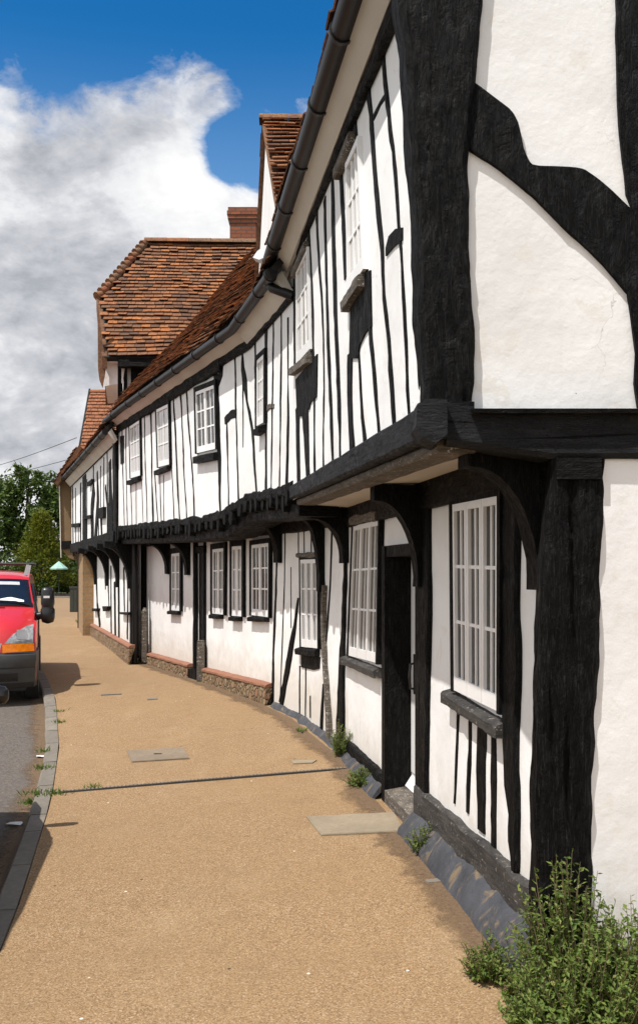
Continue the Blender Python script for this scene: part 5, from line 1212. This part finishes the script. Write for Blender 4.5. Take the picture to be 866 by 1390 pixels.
cpart(patch(SC, 5.1, 5.9, -.92, .92, .006, 6, 10), 'windscreen', 'screen'); cpart(patch(SC, 9.1, 9.9, -.92, .92, .006, 6, 10), 'rear_window', 'screen')
for sg in (-1, 1):
    q = [(.95,1.0),(3.4,1.0),(3.15,1.40),(1.30,1.40)]; m_ = MB(); m_.prism([Vector((sg*(CHW-.03-(z-.9)*.17), y, z)) for y, z in q], [Vector((sg*(CHW+.004-(z-.9)*.17), y, z)) for y, z in q]); cpart(m_, 'side_window', 'screen')
    for y in (.68, 3.02):
        wt, wr = MB(), MB(); wheel(wt, wr, (sg*(CHW-.09), y, .27), .27, .16, sg); wo = cpart(wt, 'wheel', 'rubber', car, 40); cpart(wr, 'rim', 'alloy', wo, 40)
    m_ = MB(); rows = []
    for x, r_ in ((CHW-.06,.03),(CHW+.0,.045),(CHW+.04,.06),(CHW+.12,.065),(CHW+.185,.055),(CHW+.205,.03),(CHW+.21,.005)):
        rows.append([Vector((sg*x, 0.88+math.cos(a)*r_*.75, 1.03+math.sin(a)*r_*1.05)) for a in [2*math.pi*k/14 for k in range(15)]])
    m_.grid(rows); cpart(m_, 'mirror', 'black_plastic', car, 60)
    cpart(patch(SC, 2.1, 3.4, sg*.6, sg*.97, .012, 4, 6), 'headlight', 'lens')

# ================================================================== plants
def leaf(mb, p, d, n, l, w_):
    d = d.normalized(); s_ = d.cross(n)
    if s_.length < 1e-4: s_ = d.cross(Vector((1,0,0)))
    s_.normalize(); up = s_.cross(d)
    mb.add([p, p+d*l*.45+s_*w_/2+up*w_*.12, p+d*l, p+d*l*.45-s_*w_/2+up*w_*.12, p+d*l*.5-up*w_*.10], [(0,1,4),(1,2,4),(2,3,4),(3,0,4)])
def rv(r_): return Vector((r_.gauss(0,1), r_.gauss(0,1), r_.gauss(0,1)))
def weed(loc, rad, h, nst, nl, ls, label, cat='weed', mat='leaf_weed', seed=1, lean=(0,0), group=None, name='wall_weed', up=.9):
    r_ = random.Random(seed); loc = Vector(loc); t = thing(name, label, cat, loc, group); st = MB(); lf = MB()
    for i in range(nst):
        a = r_.uniform(0, 2*math.pi); q = r_.random()**.6; b = loc+Vector((math.cos(a)*rad*.45*q, math.sin(a)*rad*.45*q, 0)); hh = h*(1-.55*q)*r_.uniform(.6, 1.08)
        tip = b+Vector((math.cos(a)*rad*.65*q+r_.gauss(0, rad*.12)+lean[0]*hh, math.sin(a)*rad*.65*q+r_.gauss(0, rad*.12)+lean[1]*hh, hh)); mid = b.lerp(tip, .5)+rv(r_)*rad*.05
        pts = [b, b.lerp(mid, .5)+Vector((0,0,hh*.04)), mid+Vector((0,0,hh*.06)), tip]; st.tube(pts, [.0035, .003, .0022, .001], 5, False)
        for k in range(nl):
            f = .12+.88*(k+r_.random())/nl; x = f*3; j = min(2, int(x)); p = pts[j].lerp(pts[j+1], x-j); d = rv(r_); d.z = abs(d.z)*.6+.15; d.normalize()
            sc = ls*r_.uniform(.45, 1.25)*(1.1-.5*f); leaf(lf, p, d, Vector((r_.gauss(0,.4), r_.gauss(0,.4), up)), sc, sc*.55)
            if r_.random() < .6:
                p2 = p+d*sc*.8; leaf(lf, p2, (d+rv(r_)*.8), Vector((0,0,1)), sc*.8, sc*.45)
    st.build('stems', 'stem', t); lf.build('leaves', mat, t); return t
def cl(x, Y, z=None): return Vector(((x-CX)/F_PX*Y, Y, gz((x-CX)/F_PX*Y, Y)-.01 if z is None else z))
GW = 'bushy weeds at the corner post'
weed(cl(772, 3.74), .23, .68, 150, 38, .042, 'tallest bushy green weed standing in front of the corner post foot', 'weed', seed=2, name='bushy_weed')
weed(cl(742, 3.55), .17, .34, 100, 30, .040, 'low bushy weed in front of the tallest weed, by the plinth end', 'weed', seed=3, name='bushy_weed')
weed(cl(850, 3.62), .25, .56, 130, 34, .042, 'bushy green weed against the white gable wall at the right edge', 'weed', seed=4, name='bushy_weed')
weed(cl(805, 3.50), .25, .46, 130, 32, .040, 'bushy weed between the tallest weed and the gable wall weed, nearest the camera', 'weed', seed=14, name='bushy_weed')
weed(cl(664, 4.02), .11, .25, 50, 22, .030, 'small rounded weed at the foot of the dark plinth', 'weed', seed=5, name='bushy_weed')
weed(cl(708, 3.85), .09, .24, 34, 22, .030, 'little weed squeezed between the plinth end and the tallest weed', 'weed', seed=15, name='bushy_weed')
p = on_ground(574, 1160); weed(p, .09, .24, 30, 20, .030, 'yellowish green weed sprouting beside the doorstep end of the dark plinth', 'weed', seed=6)
p = on_ground(492, 1066); weed(p, .19, .17, 50, 18, .032, 'spreading weed on the paving left of the doorway', 'weed', seed=7)
p = on_ground(513, 1066); weed(p, .09, .22, 26, 16, .030, 'small upright weed close to the left door post', 'weed', seed=17)
p = on_ground(464, 1027); weed(p, .13, .42, 32, 18, .036, 'tall thin weed growing up the weathered post', 'weed', seed=8)
p = on_ground(409, 994); weed(p, .08, .06, 10, 10, .03, 'tiny flat weed in the paving below the slanting brace', 'weed', seed=9)
p = on_ground(196, 902); weed(p, .06, .20, 12, 10, .035, 'tuft of weeds at the far end of the stone plinth', 'weed', seed=10)
p = on_ground(108, 846); weed(p, .12, .16, 10, 10, .05, 'small weed at the foot of the far downpipe', 'weed', seed=11)
def grass(px, py, rad, n, label, seed):
    r_ = random.Random(seed); loc = on_ground(px, py, -.01); loc.z -= .05 if px < 56 else 0; lf = MB()
    for i in range(n):
        p = loc+Vector((r_.gauss(0, rad), r_.gauss(0, rad*.7), .0)); d = Vector((r_.gauss(0,.7), r_.gauss(0,.7), 1)); leaf(lf, p, d, Vector((r_.gauss(0,1), r_.gauss(0,1), .2)), r_.uniform(.03,.075), .010)
    o = lf.build('grass_tuft', 'leaf_grass'); tag(origin_to(o, loc), label, 'grass', 'grass tufts along the kerb')
grass(62, 1080, .075, 160, 'largest grass tuft, on the kerb at the end of the drain channel', 1)
grass(45, 1084, .04, 130, 'grass tuft in the gutter beside the drain channel end', 2)
grass(59, 1045, .045, 70, 'grass tuft in the gutter just beyond the drain channel', 3)
grass(60, 1022, .03, 40, 'small grass tuft in the gutter midway to the van', 4)
grass(80, 983, .04, 50, 'grass tuft on the kerb top nearest the van shadow', 5)
grass(78, 968, .03, 36, 'faint grass tuft on the kerb just in front of the van shadow', 6)
grass(6, 1261, .035, 70, 'grass tuft on the kerb at the bottom left corner', 7)
grass(125, 1072, .03, 36, 'thin grass line growing in the drain channel', 8)

def crown(mb, centre, rad, nclump, nleaf, ls, seed, shape=1.0, flat=1.0, cs=.22):
    r_ = random.Random(seed); c = Vector(centre)
    for i in range(nclump):
        d = rv(r_).normalized(); q = r_.random()**.33
        k = c+Vector((d.x*rad[0]*q, d.y*rad[1]*q, d.z*rad[2]*q)); cr = cs*min(rad)*r_.uniform(.6, 1.5)
        for j in range(nleaf):
            e = rv(r_).normalized(); p = k+e*cr*(r_.random()**.5)*Vector((1,1,.75*flat)).length/1.6
            n = e+Vector((0,0,.8)); dd = rv(r_)+Vector((0,0,-.3)); leaf(mb, p, dd, n, ls*r_.uniform(.6,1.3), ls*.6)
def tree(name, loc, crowns, label, mat, ls, trunk_r, hb, seed, cat='tree'):
    t = thing(name, label, cat, loc); loc = Vector(loc); tb = MB(); r_ = random.Random(seed)
    top = max(c[0][2] for c in crowns); tb.tube([loc-Vector((0,0,.3)), loc+Vector((.05,0,hb*.5)), loc+Vector((.1,0,hb)), loc+Vector((.1,.1,top))], [trunk_r*1.3, trunk_r, trunk_r*.8, trunk_r*.25], 10)
    for c in crowns:
        a = loc+Vector((.05,0,hb*r_.uniform(.6,1))); tb.tube([a, a.lerp(loc+Vector(c[0]), .55)+Vector((0,0,.2)), loc+Vector(c[0])], [trunk_r*.5, trunk_r*.35, trunk_r*.1], 7)
    tb.build('trunk', 'bark', t, 60); lf = MB()
    for i, (c, rd_, nc, nl) in enumerate(crowns): crown(lf, loc+Vector(c), rd_, nc, nl, ls, seed+i)
    lf.build('crown', mat, t); return t
g0 = .45
tree('broadleaf_tree', (-19.6, 64, g0), [((0,0,5.2),(3.6,2.6,2.7),86,56),((2.2,-.4,3.6),(2.2,2,2.2),36,50),((-2.8,-.3,4.3),(3.0,2.2,2.9),58,54),((.6,-.8,6.8),(2.0,1.6,1.5),30,50),((-2.2,0,6.3),(2.0,1.6,1.4),24,50),((-.5,-1.2,2.6),(3,1.5,1.8),36,50),((2.0,-.5,5.6),(1.5,1.4,1.3),22,50)], 'large dark green broadleaf tree rising behind the golden conifer and the van', 'leaf_tree', .30, .28, 2.2, 21)
tree('broadleaf_tree', (-27, 66, g0), [((0,0,4.6),(4.6,2.6,3.3),90,50),((3.4,-.6,5.0),(2.8,2,2.8),60,50)], 'dark broadleaf tree at the far left, partly hidden by the van', 'leaf_tree', .34, .25, 2, 31)
# golden conifer: tiers of drooping sprays
ct = thing('golden_conifer', 'yellow green conifer with pointed top in front of the dark broadleaf tree', 'tree', (-16.4, 56.5, g0)); loc = Vector((-16.4, 56.5, g0)); r_ = random.Random(44); lf = MB()
for i in range(520):
    f = r_.random()**.75; z = .2+4.35*f; rr_ = 2.25*(1-f)**1.12+.06; a = r_.uniform(0, 2*math.pi); q = .45+.6*r_.random(); k = loc+Vector((math.cos(a)*rr_*q, math.sin(a)*rr_*q, z)); od = Vector((math.cos(a), math.sin(a), .55))
    for j in range(22):
        p = k+rv(r_)*.13+od*.16*r_.random(); leaf(lf, p, od+rv(r_)*.55, rv(r_)+Vector((0,0,1)), r_.uniform(.12,.26), .075)
lf.build('crown', 'leaf_gold', ct); MB().tube([loc-Vector((0,0,.2)), loc+Vector((0,0,4.4))], [.14,.02], 8).build('trunk', 'bark', ct, 60)
def hedge(x0, x1, y, h, dep, label, seed, n, ls=.16, name='hedge', mat='leaf_hedge'):
    r_ = random.Random(seed); t = thing(name, label, 'hedge', ((x0+x1)/2, y, g0-.1)); lf = MB(); nz = noise.noise
    for i in range(n):
        x = r_.uniform(x0, x1); hh = h*(1+.16*nz(Vector((x*.8, seed, 0)))+.08*nz(Vector((x*2.5, seed, 3)))); s_ = r_.random()
        if s_ < .6: p = Vector((x, y-dep/2+abs(r_.gauss(0,.12)), g0+r_.random()*hh))
        else: p = Vector((x, y+r_.uniform(-dep/2, dep/2), g0+hh-abs(r_.gauss(0,.10))))
        leaf(lf, p, rv(r_), Vector((0,-.6,.8))+rv(r_)*.5, ls*r_.uniform(.6,1.3), ls*.6)
    lf.build('leaves', mat, t); wd = MB()
    for k in range(max(2, int((x1-x0)/1.2))):
        x = x0+(k+.5)*1.2
        if x < x1: wd.tube([(x, y, g0-.2), (x+.1, y, g0+h*.8)], [.06,.02], 6)
    wd.box(((x0+x1)/2, y+.1, g0+h*.42), (x1-x0-.3, dep*.45, h*.84)); wd.build('branches', 'bark' if mat != 'leaf_hedge' else 'leaf_hedge', t)
    return t
hedge(-17.2, -9.0, 58.6, 1.40, 1.2, 'dense dark clipped hedge beyond the far road, right of the conifer', 51, 4200)
hedge(-34, -17.4, 58.9, 1.5, 1.2, 'low dark hedge beyond the far road, behind the van', 52, 3600)
hedge(-17.0, -12.8, 62.5, 2.7, 1.6, 'taller loose shrubs behind the clipped hedge by the parasol', 53, 2600, .2, 'shrubs')
for i, (x, Y, h, lab) in enumerate([(20, 55.2, 2.3, 'rounded green bush in front of the conifer base, nearest the van roof'), (50, 55.5, 1.0, 'smaller light green bush right of the conifer base')]):
    q = P(x, 800, Y); t = thing('garden_bush', lab, 'bush', (q.x, Y, g0)); lf = MB(); crown(lf, Vector((q.x, Y, g0+h*.5)), (1.3, .9, h*.52), 34, 46, .17, 70+i, cs=.3); lf.build('leaves', 'leaf_hedge' if i else 'leaf_tree', t); MB().tube([(q.x, Y, g0-.1), (q.x, Y, g0+h*.6)], [.08,.03], 6).build('stem', 'bark', t)
tree('broadleaf_tree', (-11.3, 66, g0), [((0,0,2.6),(2.2,1.8,1.9),34,46),((-1.0,-.3,1.6),(1.6,1.4,1.4),20,44)], 'low broadleaf tree beyond the hedge, beside the last house', 'leaf_gold', .26, .14, 1.2, 41)
# parasol in the garden
q = P(80, 771.5, 55.0); t = thing('garden_parasol', 'pale green garden parasol showing above the dark hedge', 'parasol', (q.x, q.y, g0)); mb = MB(); apx = Vector((q.x, q.y, q.z+.42)); K = 8; rim = [Vector((q.x+math.cos(2*math.pi*k/K)*.52, q.y+math.sin(2*math.pi*k/K)*.52, q.z)) for k in range(K)]
mb.add([apx]+rim+[r-Vector((0,0,.07)) for r in rim], [(0, 1+k, 1+(k+1) % K) for k in range(K)]+[(1+k, 1+K+k, 1+K+(k+1) % K, 1+(k+1) % K) for k in range(K)]); mb.build('canopy', 'parasol', t)
MB().tube([(q.x, q.y, g0), apx+Vector((0,0,.04))], .025, 8).build('pole', 'cabinet', t, 50)
# litter
for i, (x, y, sz, lab) in enumerate([(55,1029,.05,'white paper scrap in the gutter by the kerb'), (21,1121,.07,'lilac paper scrap on the road inside the car shadow')]):
    p = on_ground(x, y, -.10); r_ = random.Random(i); pts = [p+Vector((math.cos(a)*sz*r_.uniform(.7,1.1), math.sin(a)*sz*.8*r_.uniform(.7,1.1), .012+r_.uniform(0,.012))) for a in [2*math.pi*k/7 for k in range(7)]]
    o = MB().prism([q-Vector((0,0,.004)) for q in pts], pts).build('paper_scrap', 'paper'); tag(origin_to(o, p), lab, 'litter')

scn.render.engine = 'CYCLES'
